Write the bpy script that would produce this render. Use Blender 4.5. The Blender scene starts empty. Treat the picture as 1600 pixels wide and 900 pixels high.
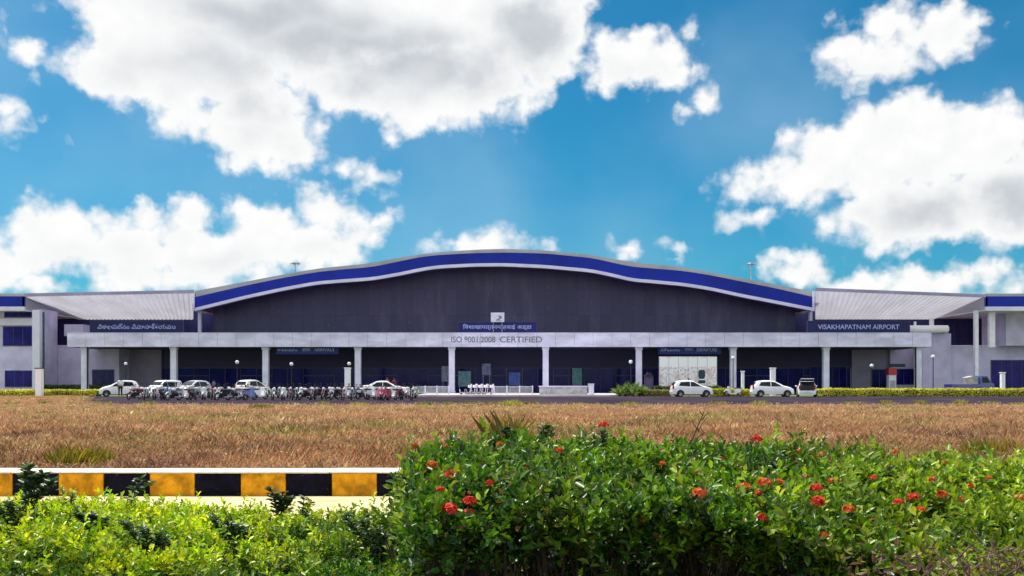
import bpy, bmesh, math, random
import numpy as np
from mathutils import Vector, Matrix, Quaternion

random.seed(7)
rng = np.random.default_rng(7)
SC = bpy.context.scene
COL = SC.collection
PI = math.pi
F, H0, YH = 1555.6, 1.2, 600.0          # focal length in photo pixels, eye height, horizon row


def X(px, D):
    return (px - 800.0) / F * D


def Z(py, D):
    return H0 + (YH - py) / F * D


# ------------------------------------------------------------------ node helpers
def node(nt, t, **kw):
    n = nt.nodes.new(t)
    for k, v in kw.items():
        setattr(n, k, v)
    return n


def put(nt, sock, v):
    if isinstance(v, bpy.types.NodeSocket):
        nt.links.new(v, sock)
    elif v is not None:
        sock.default_value = v


def mth(nt, op, a, b=None, c=None, clamp=False):
    n = node(nt, 'ShaderNodeMath', operation=op, use_clamp=clamp)
    put(nt, n.inputs[0], a)
    put(nt, n.inputs[1], b)
    put(nt, n.inputs[2], c)
    return n.outputs[0]


def vec(nt, op, a, b=None, c=None):
    n = node(nt, 'ShaderNodeVectorMath', operation=op)
    put(nt, n.inputs[0], a)
    put(nt, n.inputs[1], b)
    put(nt, n.inputs[2], c)
    return n.outputs['Value'] if op in ('LENGTH', 'DISTANCE', 'DOT_PRODUCT') else n.outputs[0]


def sstep(nt, x, lo, hi, a=0.0, b=1.0):
    n = node(nt, 'ShaderNodeMapRange', interpolation_type='SMOOTHSTEP')
    put(nt, n.inputs[0], x)
    put(nt, n.inputs[1], lo)
    put(nt, n.inputs[2], hi)
    put(nt, n.inputs[3], a)
    put(nt, n.inputs[4], b)
    return n.outputs[0]


def mixc(nt, f, a, b, mode='MIX'):
    n = node(nt, 'ShaderNodeMix', data_type='RGBA', blend_type=mode)
    put(nt, n.inputs[0], f)
    put(nt, n.inputs[6], a)
    put(nt, n.inputs[7], b)
    return n.outputs[2]


def noise(nt, v, scale, detail=4, rough=0.55, dim='3D'):
    n = node(nt, 'ShaderNodeTexNoise', noise_dimensions=dim)
    put(nt, n.inputs['Vector'], v)
    n.inputs['Scale'].default_value = scale
    n.inputs['Detail'].default_value = detail
    n.inputs['Roughness'].default_value = rough
    return n


def c4(c):
    return (c[0], c[1], c[2], 1.0)


MATS = {}


def mat(name, color, rough=0.6, vary=0.15, scale=3.0, metal=0.0, spec=0.4, bump=0.0, color2=None, stretch=None, clear=0.0):
    if name in MATS:
        return MATS[name]
    m = bpy.data.materials.new(name)
    m.use_nodes = True
    nt = m.node_tree
    b = nt.nodes['Principled BSDF']
    b.inputs['Roughness'].default_value = rough
    b.inputs['Metallic'].default_value = metal
    b.inputs['Specular IOR Level'].default_value = spec
    if clear:
        b.inputs['Coat Weight'].default_value = clear
        b.inputs['Coat Roughness'].default_value = 0.06
    tc = node(nt, 'ShaderNodeTexCoord').outputs['Object']
    if stretch:
        tc = vec(nt, 'MULTIPLY', tc, stretch)
    nz = noise(nt, tc, scale, 6, 0.6)
    f = sstep(nt, nz.outputs[0], 0.3, 0.7)
    c2 = color2 if color2 else tuple(max(0, x * (1 - vary * 1.6)) for x in color)
    c1 = color if color2 else tuple(min(1, x * (1 + vary * 0.5)) for x in color)
    b.inputs['Base Color'].default_value = c4(color)
    nt.links.new(mixc(nt, f, c4(c1), c4(c2)), b.inputs['Base Color'])
    if bump:
        bn = node(nt, 'ShaderNodeBump')
        bn.inputs['Strength'].default_value = bump
        bn.inputs['Distance'].default_value = 0.05
        nz2 = noise(nt, tc, scale * 6, 4, 0.6)
        nt.links.new(nz2.outputs[0], bn.inputs['Height'])
        nt.links.new(bn.outputs[0], b.inputs['Normal'])
    MATS[name] = m
    return m


def leaf_mat(name, transl=0.35, rough=0.4, spec=0.5, gain=1.0, tc=(1.5, 1.6, 0.7)):
    m = bpy.data.materials.new(name)
    m.use_nodes = True
    nt = m.node_tree
    b = nt.nodes['Principled BSDF']
    b.inputs['Roughness'].default_value = rough
    b.inputs['Specular IOR Level'].default_value = spec
    at = node(nt, 'ShaderNodeAttribute', attribute_name='tint')
    nt.links.new(at.outputs['Color'], b.inputs['Base Color'])
    tr = node(nt, 'ShaderNodeBsdfTranslucent')
    nt.links.new(mixc(nt, 1.0, at.outputs['Color'], (tc[0] * gain, tc[1] * gain, tc[2] * gain, 1), 'MULTIPLY'), tr.inputs['Color'])
    mx = node(nt, 'ShaderNodeMixShader')
    mx.inputs[0].default_value = transl
    nt.links.new(b.outputs[0], mx.inputs[1])
    nt.links.new(tr.outputs[0], mx.inputs[2])
    nt.links.new(mx.outputs[0], nt.nodes['Material Output'].inputs['Surface'])
    return m


# ------------------------------------------------------------------ object helpers
def tag(o, label=None, cat=None, group=None, kind=None):
    if label:
        o['label'] = label
    if cat:
        o['category'] = cat
    if group:
        o['group'] = group
    if kind:
        o['kind'] = kind
    return o


def thing(name, label, cat, loc=(0, 0, 0), rz=0.0, group=None):
    o = bpy.data.objects.new(name, None)
    o.empty_display_size = 0.3
    COL.objects.link(o)
    o.location = loc
    o.rotation_euler = (0, 0, rz)
    return tag(o, label, cat, group)


KIDS = {}


def copy_tree(o, parent=None):
    c = o.copy()
    COL.objects.link(c)
    if parent is not None:
        c.parent = parent
        KIDS.setdefault(parent.name, []).append(c)
    for ch in list(KIDS.get(o.name, [])):
        copy_tree(ch, c)
    return c


def root_loc(p):
    while p is not None and p.parent is not None:
        p = p.parent
    return Vector(p.location) if p is not None else Vector((0, 0, 0))


class MB:
    def __init__(s):
        s.v, s.f, s.m, s.cur = [], [], [], 0

    def add(s, vs, fs):
        o = len(s.v)
        s.v += [tuple(p) for p in vs]
        s.f += [tuple(i + o for i in f) for f in fs]
        s.m += [s.cur] * len(fs)
        return s

    def box(s, x0, x1, y0, y1, z0, z1):
        vs = [(x, y, z) for z in (z0, z1) for y in (y0, y1) for x in (x0, x1)]
        return s.add(vs, [(0, 2, 3, 1), (4, 5, 7, 6), (0, 1, 5, 4), (2, 6, 7, 3), (0, 4, 6, 2), (1, 3, 7, 5)])

    def bbox(s, x0, x1, y0, y1, z0, z1, b=0.02):
        """box with bevelled edges along all sides (chamfered)"""
        bm = bmesh.new()
        bmesh.ops.create_cube(bm, size=1.0)
        for v in bm.verts:
            v.co = Vector(((x0 + x1) / 2 + v.co.x * (x1 - x0), (y0 + y1) / 2 + v.co.y * (y1 - y0), (z0 + z1) / 2 + v.co.z * (z1 - z0)))
        bmesh.ops.bevel(bm, geom=list(bm.edges), offset=b, segments=2, affect='EDGES', profile=0.5)
        s.frombm(bm)
        bm.free()
        return s

    def frombm(s, bm):
        bm.verts.index_update()
        return s.add([v.co[:] for v in bm.verts], [[v.index for v in f.verts] for f in bm.faces])

    def cyl(s, p0, p1, r0, r1=None, n=10, caps=True):
        r1 = r0 if r1 is None else r1
        p0, p1 = Vector(p0), Vector(p1)
        d = (p1 - p0).normalized()
        a = d.orthogonal().normalized()
        b = d.cross(a)
        vs = []
        for p, r in ((p0, r0), (p1, r1)):
            for i in range(n):
                t = 2 * PI * i / n
                vs.append(p + (a * math.cos(t) + b * math.sin(t)) * r)
        fs = [(i, (i + 1) % n, n + (i + 1) % n, n + i) for i in range(n)]
        if caps:
            fs += [tuple(range(n - 1, -1, -1)), tuple(range(n, 2 * n))]
        return s.add(vs, fs)

    def tube(s, pts, r, n=8):
        for i in range(len(pts) - 1):
            ra = r[i] if isinstance(r, (list, tuple)) else r
            rb = r[i + 1] if isinstance(r, (list, tuple)) else r
            s.cyl(pts[i], pts[i + 1], ra, rb, n)
        return s

    def ball(s, c, r, n=10, sz=(1, 1, 1)):
        vs, fs = [], []
        h = n // 2 + 1
        for j in range(h + 1):
            ph = PI * j / h
            for i in range(n):
                t = 2 * PI * i / n
                vs.append((c[0] + r * sz[0] * math.sin(ph) * math.cos(t), c[1] + r * sz[1] * math.sin(ph) * math.sin(t), c[2] + r * sz[2] * math.cos(ph)))
        for j in range(h):
            for i in range(n):
                fs.append((j * n + i, (j + 1) * n + i, (j + 1) * n + (i + 1) % n, j * n + (i + 1) % n))
        return s.add(vs, fs)

    def torus(s, c, R, r, axis='Y', n=20, k=8):
        vs, fs = [], []
        for i in range(n):
            t = 2 * PI * i / n
            for j in range(k):
                u = 2 * PI * j / k
                a = (R + r * math.cos(u)) * math.cos(t)
                b = (R + r * math.cos(u)) * math.sin(t)
                w = r * math.sin(u)
                p = {'Y': (a, w, b), 'Z': (a, b, w), 'X': (w, a, b)}[axis]
                vs.append((c[0] + p[0], c[1] + p[1], c[2] + p[2]))
        for i in range(n):
            for j in range(k):
                fs.append((i * k + j, ((i + 1) % n) * k + j, ((i + 1) % n) * k + (j + 1) % k, i * k + (j + 1) % k))
        return s.add(vs, fs)

    def extr_y(s, poly, y0, y1):
        """polygon of (x,z) points extruded from y0 to y1"""
        n = len(poly)
        vs = [(p[0], y0, p[1]) for p in poly] + [(p[0], y1, p[1]) for p in poly]
        fs = [tuple(range(n)), tuple(range(2 * n - 1, n - 1, -1))] + [(i, n + i, n + (i + 1) % n, (i + 1) % n) for i in range(n)]
        return s.add(vs, fs)

    def strip_y(s, xs, zt, zb, y0, y1):
        """band between two curves in the XZ plane, extruded in depth"""
        n = len(xs)
        vs = []
        for y in (y0, y1):
            vs += [(xs[i], y, zb[i]) for i in range(n)] + [(xs[i], y, zt[i]) for i in range(n)]
        fs = []
        for i in range(n - 1):
            fs.append((i, i + 1, n + i + 1, n + i))
            fs.append((2 * n + i, 3 * n + i, 3 * n + i + 1, 2 * n + i + 1))
            fs.append((n + i, n + i + 1, 3 * n + i + 1, 3 * n + i))
            fs.append((i, 2 * n + i, 2 * n + i + 1, i + 1))
        fs.append((0, n, 3 * n, 2 * n))
        fs.append((n - 1, 3 * n - 1, 4 * n - 1, 2 * n - 1))
        return s.add(vs, fs)

    def build(s, name, material, parent=None, smooth=False, angle=0.6, label=None):
        me = bpy.data.meshes.new(name)
        off = root_loc(parent)
        me.from_pydata([(p[0] - off.x, p[1] - off.y, p[2] - off.z) for p in s.v], [], s.f)
        for mm in (material if isinstance(material, (list, tuple)) else [material]):
            me.materials.append(mm)
        if isinstance(material, (list, tuple)):
            me.polygons.foreach_set('material_index', s.m)
        bm = bmesh.new()
        bm.from_mesh(me)
        bmesh.ops.recalc_face_normals(bm, faces=bm.faces)
        bm.to_mesh(me)
        bm.free()
        if smooth:
            me.polygons.foreach_set('use_smooth', [True] * len(me.polygons))
            me.set_sharp_from_angle(angle=angle)
        me.update()
        o = bpy.data.objects.new(name, me)
        COL.objects.link(o)
        if parent is not None:
            o.parent = parent
            KIDS.setdefault(parent.name, []).append(o)
        if label:
            o['label'] = label
        return o


def baked(ob):
    dg = bpy.context.evaluated_depsgraph_get()
    dg.update()
    me = bpy.data.meshes.new_from_object(ob.evaluated_get(dg))
    return me


def text_part(body, w, h, loc, material, parent, depth=0.02, bold=0.0, name='lettering'):
    """raised letters facing -Y, fitted to width w and height h, centred on loc"""
    cu = bpy.data.curves.new('lettering', 'FONT')
    cu.body = body
    cu.size = 1.0
    cu.extrude = 0.02
    cu.offset = bold
    cu.align_x = 'CENTER'
    tmp = bpy.data.objects.new('tmp_lettering', cu)
    COL.objects.link(tmp)
    me = baked(tmp)
    bpy.data.objects.remove(tmp)
    n = len(me.vertices)
    co = np.empty(n * 3, dtype=np.float32)
    me.vertices.foreach_get('co', co)
    co = co.reshape(-1, 3)
    lo, hi = co.min(0), co.max(0)
    c = (lo + hi) / 2
    sx, sy = w / (hi[0] - lo[0]), h / (hi[1] - lo[1])
    off = root_loc(parent)
    out = np.empty_like(co)
    out[:, 0] = (co[:, 0] - c[0]) * sx + loc[0] - off.x
    out[:, 1] = -(co[:, 2] - c[2]) / 0.04 * depth + loc[1] - off.y
    out[:, 2] = (co[:, 1] - c[1]) * sy + loc[2] - off.z
    me.vertices.foreach_set('co', out.ravel())
    me.materials.clear()
    me.materials.append(material)
    me.update()
    me.name = name
    o = bpy.data.objects.new(name, me)
    COL.objects.link(o)
    o.parent = parent
    KIDS.setdefault(parent.name, []).append(o)
    return o


def raw_mesh(name, verts, loops_per_face, idx, material, tint=None, parent=None):
    """fast mesh from numpy: all faces have loops_per_face corners"""
    me = bpy.data.meshes.new(name)
    nf = len(idx) // loops_per_face
    me.vertices.add(len(verts))
    me.vertices.foreach_set('co', np.asarray(verts, dtype=np.float32).ravel())
    me.loops.add(len(idx))
    me.loops.foreach_set('vertex_index', np.asarray(idx, dtype=np.int32))
    me.polygons.add(nf)
    me.polygons.foreach_set('loop_start', np.arange(0, nf * loops_per_face, loops_per_face, dtype=np.int32))
    if tint is not None:
        a = me.attributes.new('tint', 'FLOAT_COLOR', 'POINT')
        a.data.foreach_set('color', np.concatenate([tint, np.ones((len(tint), 1))], 1).astype(np.float32).ravel())
    me.materials.append(material)
    me.update(calc_edges=True)
    me.validate()
    o = bpy.data.objects.new(name, me)
    COL.objects.link(o)
    if parent is not None:
        o.parent = parent
        KIDS.setdefault(parent.name, []).append(o)
    return o


def leaves(name, base, direc, normal, length, width, tint, material, parent=None, fold=0.25):
    """folded leaf blades of six vertices; base/direc/normal are (N,3)"""
    n = len(base)
    d = direc / np.linalg.norm(direc, axis=1, keepdims=True)
    s = np.cross(d, normal)
    s /= np.linalg.norm(s, axis=1, keepdims=True) + 1e-9
    u = np.cross(s, d)
    L = length[:, None]
    W = width[:, None]
    up = u * W * fold
    droop = -u * L * 0.12
    P = np.empty((n, 6, 3))
    P[:, 0] = base
    P[:, 1] = base + d * L * 0.32 + s * W * 0.5 + up
    P[:, 2] = base + d * L * 0.70 + s * W * 0.40 + up + droop * 0.4
    P[:, 3] = base + d * L + droop
    P[:, 4] = base + d * L * 0.70 - s * W * 0.40 + up + droop * 0.4
    P[:, 5] = base + d * L * 0.32 - s * W * 0.5 + up
    off = root_loc(parent)
    P -= np.array(off[:])
    k = np.arange(n)[:, None] * 6
    idx = (k + np.array([0, 1, 2, 3, 0, 3, 4, 5])[None, :]).ravel()
    t = np.repeat(tint, 6, axis=0)
    return raw_mesh(name, P.reshape(-1, 3), 4, idx, material, t, parent)


def unit(a):
    return a / (np.linalg.norm(a, axis=1, keepdims=True) + 1e-9)


def lump(x, y, s=1.0, ph=0.0):
    """cheap smooth pseudo-noise in -1..1"""
    return (np.sin(x * 2.1 * s + 1.3 + ph) * np.cos(y * 2.7 * s + 0.7 * ph) + 0.6 * np.sin(x * 5.3 * s - y * 3.1 * s + ph * 2)
            + 0.4 * np.sin(x * 9.7 * s + y * 8.3 * s + 2.1 * ph) + 0.3 * np.cos(x * 17.1 * s - y * 13.7 * s + ph)) / 2.3

# ================================================================== camera, light, sky
cam = bpy.data.cameras.new('camera')
cam.lens, cam.sensor_width = 35.0, 36.0
cam.shift_y = 150.0 / 1600.0
cam.clip_start, cam.clip_end = 0.1, 9000.0
camo = bpy.data.objects.new('camera', cam)
camo.location = (0, 0, H0)
camo.rotation_euler = (PI / 2, 0, 0)
COL.objects.link(camo)
SC.camera = camo
SC.view_settings.view_transform = 'Standard'
SC.view_settings.look = 'None'
SC.view_settings.gamma = 1.0
SC.view_settings.exposure = 0.25
SC.cycles.max_bounces = 6
SC.cycles.transparent_max_bounces = 4

SUN_EL, SUN_AZ = math.radians(66), math.radians(-66)     # azimuth clockwise from +Y; a high sun at the left, a little behind the terminal
sdir = Vector((math.sin(SUN_AZ) * math.cos(SUN_EL), math.cos(SUN_AZ) * math.cos(SUN_EL), math.sin(SUN_EL)))
sl = bpy.data.lights.new('sun', 'SUN')
sl.energy, sl.angle, sl.color = 5.0, math.radians(0.5), (1.0, 0.94, 0.84)
so = bpy.data.objects.new('sun', sl)
so.rotation_euler = sdir.to_track_quat('Z', 'Y').to_euler()
so.location = (0, 60, 80)
COL.objects.link(so)

W = bpy.data.worlds.new('World')
SC.world = W
W.use_nodes = True
nt = W.node_tree
nt.nodes.clear()
SKY_STRENGTH = 0.12
sky = node(nt, 'ShaderNodeTexSky', sky_type='NISHITA')
sky.sun_disc = False
sky.sun_elevation, sky.sun_rotation = SUN_EL, SUN_AZ
sky.air_density, sky.dust_density, sky.ozone_density = 1.0, 1.0, 2.5
tcw = node(nt, 'ShaderNodeTexCoord').outputs['Generated']
sep = node(nt, 'ShaderNodeSeparateXYZ')
nt.links.new(tcw, sep.inputs[0])
az = mth(nt, 'ARCTAN2', sep.outputs[0], sep.outputs[1])
hyp = mth(nt, 'SQRT', mth(nt, 'ADD', mth(nt, 'MULTIPLY', sep.outputs[0], sep.outputs[0]), mth(nt, 'MULTIPLY', sep.outputs[1], sep.outputs[1])))
vv = mth(nt, 'DIVIDE', sep.outputs[2], mth(nt, 'MAXIMUM', hyp, 0.05))
cmb = node(nt, 'ShaderNodeCombineXYZ')
nt.links.new(az, cmb.inputs[0])
nt.links.new(vv, cmb.inputs[1])
p0 = cmb.outputs[0]
# turbulent warp of the cloud field (sky directions, in radians)
w1 = noise(nt, p0, 11.0, 2, 0.5, '2D').outputs['Color']
w2 = noise(nt, p0, 42.0, 3, 0.6, '2D').outputs['Color']
p1 = vec(nt, 'MULTIPLY_ADD', vec(nt, 'SUBTRACT', w1, (0.5, 0.5, 0.5)), (0.018, 0.016, 0), p0)
p1 = vec(nt, 'MULTIPLY_ADD', vec(nt, 'SUBTRACT', w2, (0.5, 0.5, 0.5)), (0.022, 0.022, 0), p1)

# cumulus groups: centre column, row, half-width, half-height (rows and columns turned into azimuth / slope)
PUFFS = [(500, 10, 390, 140), (300, 85, 190, 105), (195, 95, 88, 78), (395, 185, 118, 82), (440, 228, 70, 48), (325, 190, 80, 48),
         (650, 115, 230, 100), (700, 150, 150, 64), (830, 50, 110, 100), (620, 188, 58, 32), (180, 20, 66, 80), (900, -10, 60, 40),
         (960, 100, 72, 55), (1030, 98, 72, 52), (1074, 60, 22, 42), (1000, 60, 48, 34), (1085, 100, 26, 36), (1108, 163, 21, 23), (1062, 170, 11, 10),
         (1360, 95, 88, 50), (1320, 70, 55, 45), (1385, 32, 50, 42), (1452, 58, 86, 52), (1492, 40, 48, 44), (1345, 120, 40, 28),
         (1400, 230, 150, 82), (1330, 250, 150, 70), (1425, 178, 62, 44), (1530, 220, 115, 72), (1230, 270, 92, 50), (1160, 292, 55, 25),
         (1450, 330, 165, 68), (1580, 310, 130, 84), (1350, 330, 75, 45), (1165, 346, 56, 14), (1205, 366, 22, 8),
         (85, 375, 115, 62), (90, 342, 42, 30), (200, 395, 125, 58), (155, 352, 48, 34), (232, 352, 38, 32), (305, 345, 52, 42), (330, 395, 155, 62),
         (420, 352, 90, 52), (505, 330, 66, 45), (480, 385, 125, 55), (555, 370, 62, 40), (598, 342, 26, 16), (60, 445, 130, 20), (300, 435, 210, 30),
         (585, 275, 40, 25), (520, 267, 26, 8), (3, 35, 10, 44), (38, 74, 26, 26), (48, 104, 10, 20), (44, 205, 38, 15), (76, 190, 14, 8), (12, 172, 12, 20), (20, 228, 18, 8),
         (765, 380, 82, 22), (705, 380, 28, 16), (980, 390, 25, 14), (1065, 387, 37, 15), (1045, 410, 26, 6),
         (1250, 428, 54, 26), (1240, 410, 32, 20), (1330, 440, 72, 20), (1430, 428, 78, 21), (1520, 432, 52, 20), (1598, 430, 24, 16), (1400, 444, 110, 16),
         (1670, 250, 120, 90), (1700, 60, 60, 30), (-150, 190, 60, 50), (765, 388, 100, 30), (1340, 446, 120, 36), (1460, 446, 130, 34), (1255, 432, 72, 38), (1545, 440, 60, 30), (-90, 400, 160, 70), (1572, 150, 8, 10)]


PUFFS = [(a, b, c + 6, e + 5) if e < 35 else (a, b, c, e) for a, b, c, e in PUFFS]


def dirs(px, py):
    a = math.atan((px - 800) / F)
    return a, (YH - py) / F * math.cos(a)


def blob_field(pv, blobs, smooth=0.0):
    acc = None
    for (px, py, rx, ry) in blobs:
        a, v = dirs(px, py)
        ra, rv = rx / F * math.cos(a), ry / F
        sx, sv = 1 / ra, 1 / rv
        ln = vec(nt, 'LENGTH', vec(nt, 'MULTIPLY_ADD', pv, (sx, sv, 0), (-a * sx, -v * sv, 0)))
        r = min(ra, rv)
        val = mth(nt, 'MULTIPLY_ADD', ln, -r, r)
        if acc is None:
            acc = val
        elif smooth:
            n = node(nt, 'ShaderNodeMath', operation='SMOOTH_MAX')
            put(nt, n.inputs[0], acc)
            put(nt, n.inputs[1], val)
            n.inputs[2].default_value = smooth
            acc = n.outputs[0]
        else:
            acc = mth(nt, 'MAXIMUM', acc, val)
    return acc


field = blob_field(p1, PUFFS)
fb = noise(nt, p0, 26.0, 6, 0.5, '2D').outputs[0]
dens = mth(nt, 'MULTIPLY_ADD', mth(nt, 'SUBTRACT', fb, 0.5), 0.036, field)


def billow(pv):
    a = node(nt, 'ShaderNodeTexVoronoi', voronoi_dimensions='2D', feature='SMOOTH_F1')
    put(nt, a.inputs['Vector'], pv)
    a.inputs['Scale'].default_value = 34.0
    a.inputs['Detail'].default_value = 2.0
    a.inputs['Roughness'].default_value = 0.5
    a.inputs['Smoothness'].default_value = 0.35
    return mth(nt, 'SUBTRACT', 0.42, a.outputs['Distance'])


bw1 = billow(vec(nt, 'MULTIPLY_ADD', vec(nt, 'SUBTRACT', w2, (0.5, 0.5, 0.5)), (0.012, 0.012, 0), p0))
dens = mth(nt, 'ADD', mth(nt, 'MULTIPLY_ADD', bw1, 0.013, dens), -0.0025)
# the rest of the sky (outside the photograph): scattered cumulus, brightened to throw more light on the facade
gen = noise(nt, p0, 4.0, 7, 0.55, '2D').outputs[0]
wide = mth(nt, 'MAXIMUM', sstep(nt, mth(nt, 'ABSOLUTE', az), 0.58, 0.8), sstep(nt, vv, 0.46, 0.6))
gd = mth(nt, 'MULTIPLY_ADD', mth(nt, 'SUBTRACT', gen, 0.46), 0.35, mth(nt, 'MULTIPLY_ADD', wide, 0.3, -0.3))
dens = mth(nt, 'MAXIMUM', dens, gd)
alpha = sstep(nt, dens, -0.008, 0.012)
# self-shading: grey bases, billows lit from above
GREY = [(600, 85, 330, 75), (430, 20, 240, 60), (770, 120, 150, 65), (840, 40, 90, 90), (540, 150, 170, 50),
        (1480, 350, 190, 55), (1560, 340, 120, 60), (1380, 340, 80, 40), (980, 128, 90, 30), (1400, 115, 90, 30)]
MILD = [(120, 415, 150, 34), (330, 420, 200, 32), (520, 405, 90, 30), (60, 225, 60, 25), (1440, 290, 160, 40), (300, 130, 160, 60), (430, 230, 90, 40)]
p2 = vec(nt, 'MULTIPLY_ADD', vec(nt, 'SUBTRACT', w1, (0.5, 0.5, 0.5)), (0.09, 0.07, 0), p0)
g1 = sstep(nt, blob_field(p2, GREY, 0.01), -0.012, 0.035)
g2 = sstep(nt, blob_field(p2, MILD, 0.01), -0.01, 0.02)
fbu = noise(nt, vec(nt, 'ADD', p0, (-0.004, 0.010, 0)), 26.0, 6, 0.5, '2D').outputs[0]
relief = mth(nt, 'SUBTRACT', fb, fbu)
shade = mth(nt, 'MULTIPLY_ADD', g2, 0.36, mth(nt, 'MULTIPLY', g1, 0.80))
shade = mth(nt, 'MULTIPLY', shade, sstep(nt, dens, 0.004, 0.045))
shade = mth(nt, 'SUBTRACT', mth(nt, 'ADD', shade, 0.05), mth(nt, 'MULTIPLY_ADD', bw1, 0.10, mth(nt, 'MULTIPLY', relief, 0.28)), clamp=True)
ccol = mixc(nt, shade, (0.99, 0.99, 0.985, 1), (0.53, 0.565, 0.61, 1))
boost = mth(nt, 'MULTIPLY_ADD', wide, 0.5, 1.0)  # unseen clouds made brighter as added fill light for the facade
ccol = vec(nt, 'SCALE', ccol)
ccol.node.inputs['Scale'].default_value = 1.0
nt.links.new(mth(nt, 'MULTIPLY', boost, 0.86 / SKY_STRENGTH), ccol.node.inputs['Scale'])
# clear sky: the Nishita sky, deepened
gm = node(nt, 'ShaderNodeGamma')
nt.links.new(sky.outputs[0], gm.inputs[0])
gm.inputs[1].default_value = 1.0
clear = mixc(nt, 1.0, gm.outputs[0], (0.11, 0.60, 0.76, 1), 'MULTIPLY')
cirrus = noise(nt, p0, 3.2, 4, 0.5, '2D').outputs[0]
clear = mixc(nt, sstep(nt, cirrus, 0.35, 0.75, 0.0, 0.22), clear, (0.50 / SKY_STRENGTH, 0.66 / SKY_STRENGTH, 0.80 / SKY_STRENGTH, 1))
final = mixc(nt, alpha, clear, ccol)
bg = node(nt, 'ShaderNodeBackground')
bg.inputs['Strength'].default_value = SKY_STRENGTH
nt.links.new(final, bg.inputs['Color'])
wo = node(nt, 'ShaderNodeOutputWorld')
nt.links.new(bg.outputs[0], wo.inputs['Surface'])
W.cycles.sampling_method = 'MANUAL'
W.cycles.sample_map_resolution = 512

# ================================================================== materials
M = {}
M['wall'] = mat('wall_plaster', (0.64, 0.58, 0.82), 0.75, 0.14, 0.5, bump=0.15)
M['wall_shaded'] = mat('wall_plaster_shaded', (0.33, 0.30, 0.43), 0.6, 0.12, 0.4)  # darker copy of the wall plaster; porch shade put into its colour
M['canopy'] = mat('canopy_panel', (0.71, 0.68, 0.90), 0.55, 0.18, 0.35, stretch=(1, 1, 3))
M['column'] = mat('column_paint', (0.70, 0.67, 0.86), 0.6, 0.12, 0.8)
M['white'] = mat('white_paint', (0.82, 0.79, 0.88), 0.45, 0.08, 1.5)
M['trim'] = mat('roof_trim', (0.70, 0.70, 0.84), 0.5, 0.08, 0.4)
M['blue'] = mat('roof_fascia_blue', (0.008, 0.026, 0.34), 0.5, 0.25, 0.12, spec=0.2)
M['roofgrey'] = mat('roof_sheet', (0.42, 0.43, 0.42), 0.5, 0.12, 0.3)
M['soffit'] = mat('soffit_sheet', (0.84, 0.80, 0.86), 0.55, 0.14, 0.3)
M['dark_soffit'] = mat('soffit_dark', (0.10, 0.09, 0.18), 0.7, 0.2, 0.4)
M['sign_blue'] = mat('sign_blue', (0.006, 0.010, 0.10), 0.5, 0.25, 0.6)
M['sign_text'] = mat('sign_lettering', (0.42, 0.50, 0.85), 0.4, 0.1, 4.0)
M['grey_text'] = mat('grey_lettering', (0.16, 0.16, 0.22), 0.5, 0.1, 4.0)
M['black'] = mat('black_plastic', (0.012, 0.012, 0.018), 0.5, 0.2, 3.0)
M['rubber'] = mat('tyre_rubber', (0.018, 0.018, 0.022), 0.8, 0.3, 6.0)
M['metal'] = mat('bare_metal', (0.55, 0.55, 0.60), 0.35, 0.2, 4.0, metal=0.8)
M['steel'] = mat('galvanised_steel', (0.45, 0.45, 0.50), 0.45, 0.2, 2.0, metal=0.4)
M['frame'] = mat('window_frame', (0.055, 0.05, 0.14), 0.4, 0.2, 1.0)
M['concrete'] = mat('concrete', (0.46, 0.45, 0.47), 0.85, 0.25, 2.0, bump=0.2)
M['yellow'] = mat('kerb_yellow', (0.74, 0.33, 0.008), 0.7, 0.35, 5.0, bump=0.35, spec=0.15)
M['kerb_black'] = mat('kerb_black', (0.0045, 0.004, 0.016), 0.7, 0.5, 5.0, bump=0.35, spec=0.10)
M['kerb_white'] = mat('kerb_white', (0.80, 0.78, 0.72), 0.6, 0.12, 6.0, bump=0.3)
M['bark'] = mat('bark', (0.10, 0.06, 0.045), 0.9, 0.4, 20.0)
M['skin'] = mat('skin', (0.22, 0.11, 0.07), 0.55, 0.1, 8.0)
M['hair'] = mat('hair', (0.01, 0.008, 0.008), 0.5, 0.2, 20.0)
M['red_glass'] = mat('tail_lamp', (0.35, 0.01, 0.01), 0.2, 0.1, 5.0)
M['lens'] = mat('lamp_lens', (0.75, 0.76, 0.80), 0.12, 0.1, 6.0, clear=0.6)
M['globe'] = mat('lamp_globe', (0.62, 0.62, 0.70), 0.3, 0.05, 3.0)


def worn(m, chip, lo=0.62, hi=0.68, scale=9.0, amount=0.85):
    n = m.node_tree
    b = n.nodes['Principled BSDF']
    src = b.inputs['Base Color'].links[0].from_socket
    tc = node(n, 'ShaderNodeTexCoord').outputs['Object']
    nz = noise(n, vec(n, 'MULTIPLY', tc, (1, 1, 1.6)), scale, 7, 0.7).outputs[0]
    n.links.new(mixc(n, mth(n, 'MULTIPLY', sstep(n, nz, lo, hi), amount), src, c4(chip)), b.inputs['Base Color'])


worn(M['yellow'], (0.30, 0.27, 0.22))
worn(M['yellow'], (0.35, 0.13, 0.02), 0.52, 0.72, 3.0, 0.5)
worn(M['kerb_black'], (0.10, 0.095, 0.10), 0.60, 0.68, 8.0, 0.7)
worn(M['kerb_white'], (0.42, 0.36, 0.28), 0.60, 0.72, 7.0, 0.7)
worn(M['canopy'], (0.40, 0.39, 0.45), 0.56, 0.75, 1.1, 0.6)
worn(M['blue'], (0.02, 0.04, 0.24), 0.50, 0.75, 0.5, 0.6)


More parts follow.
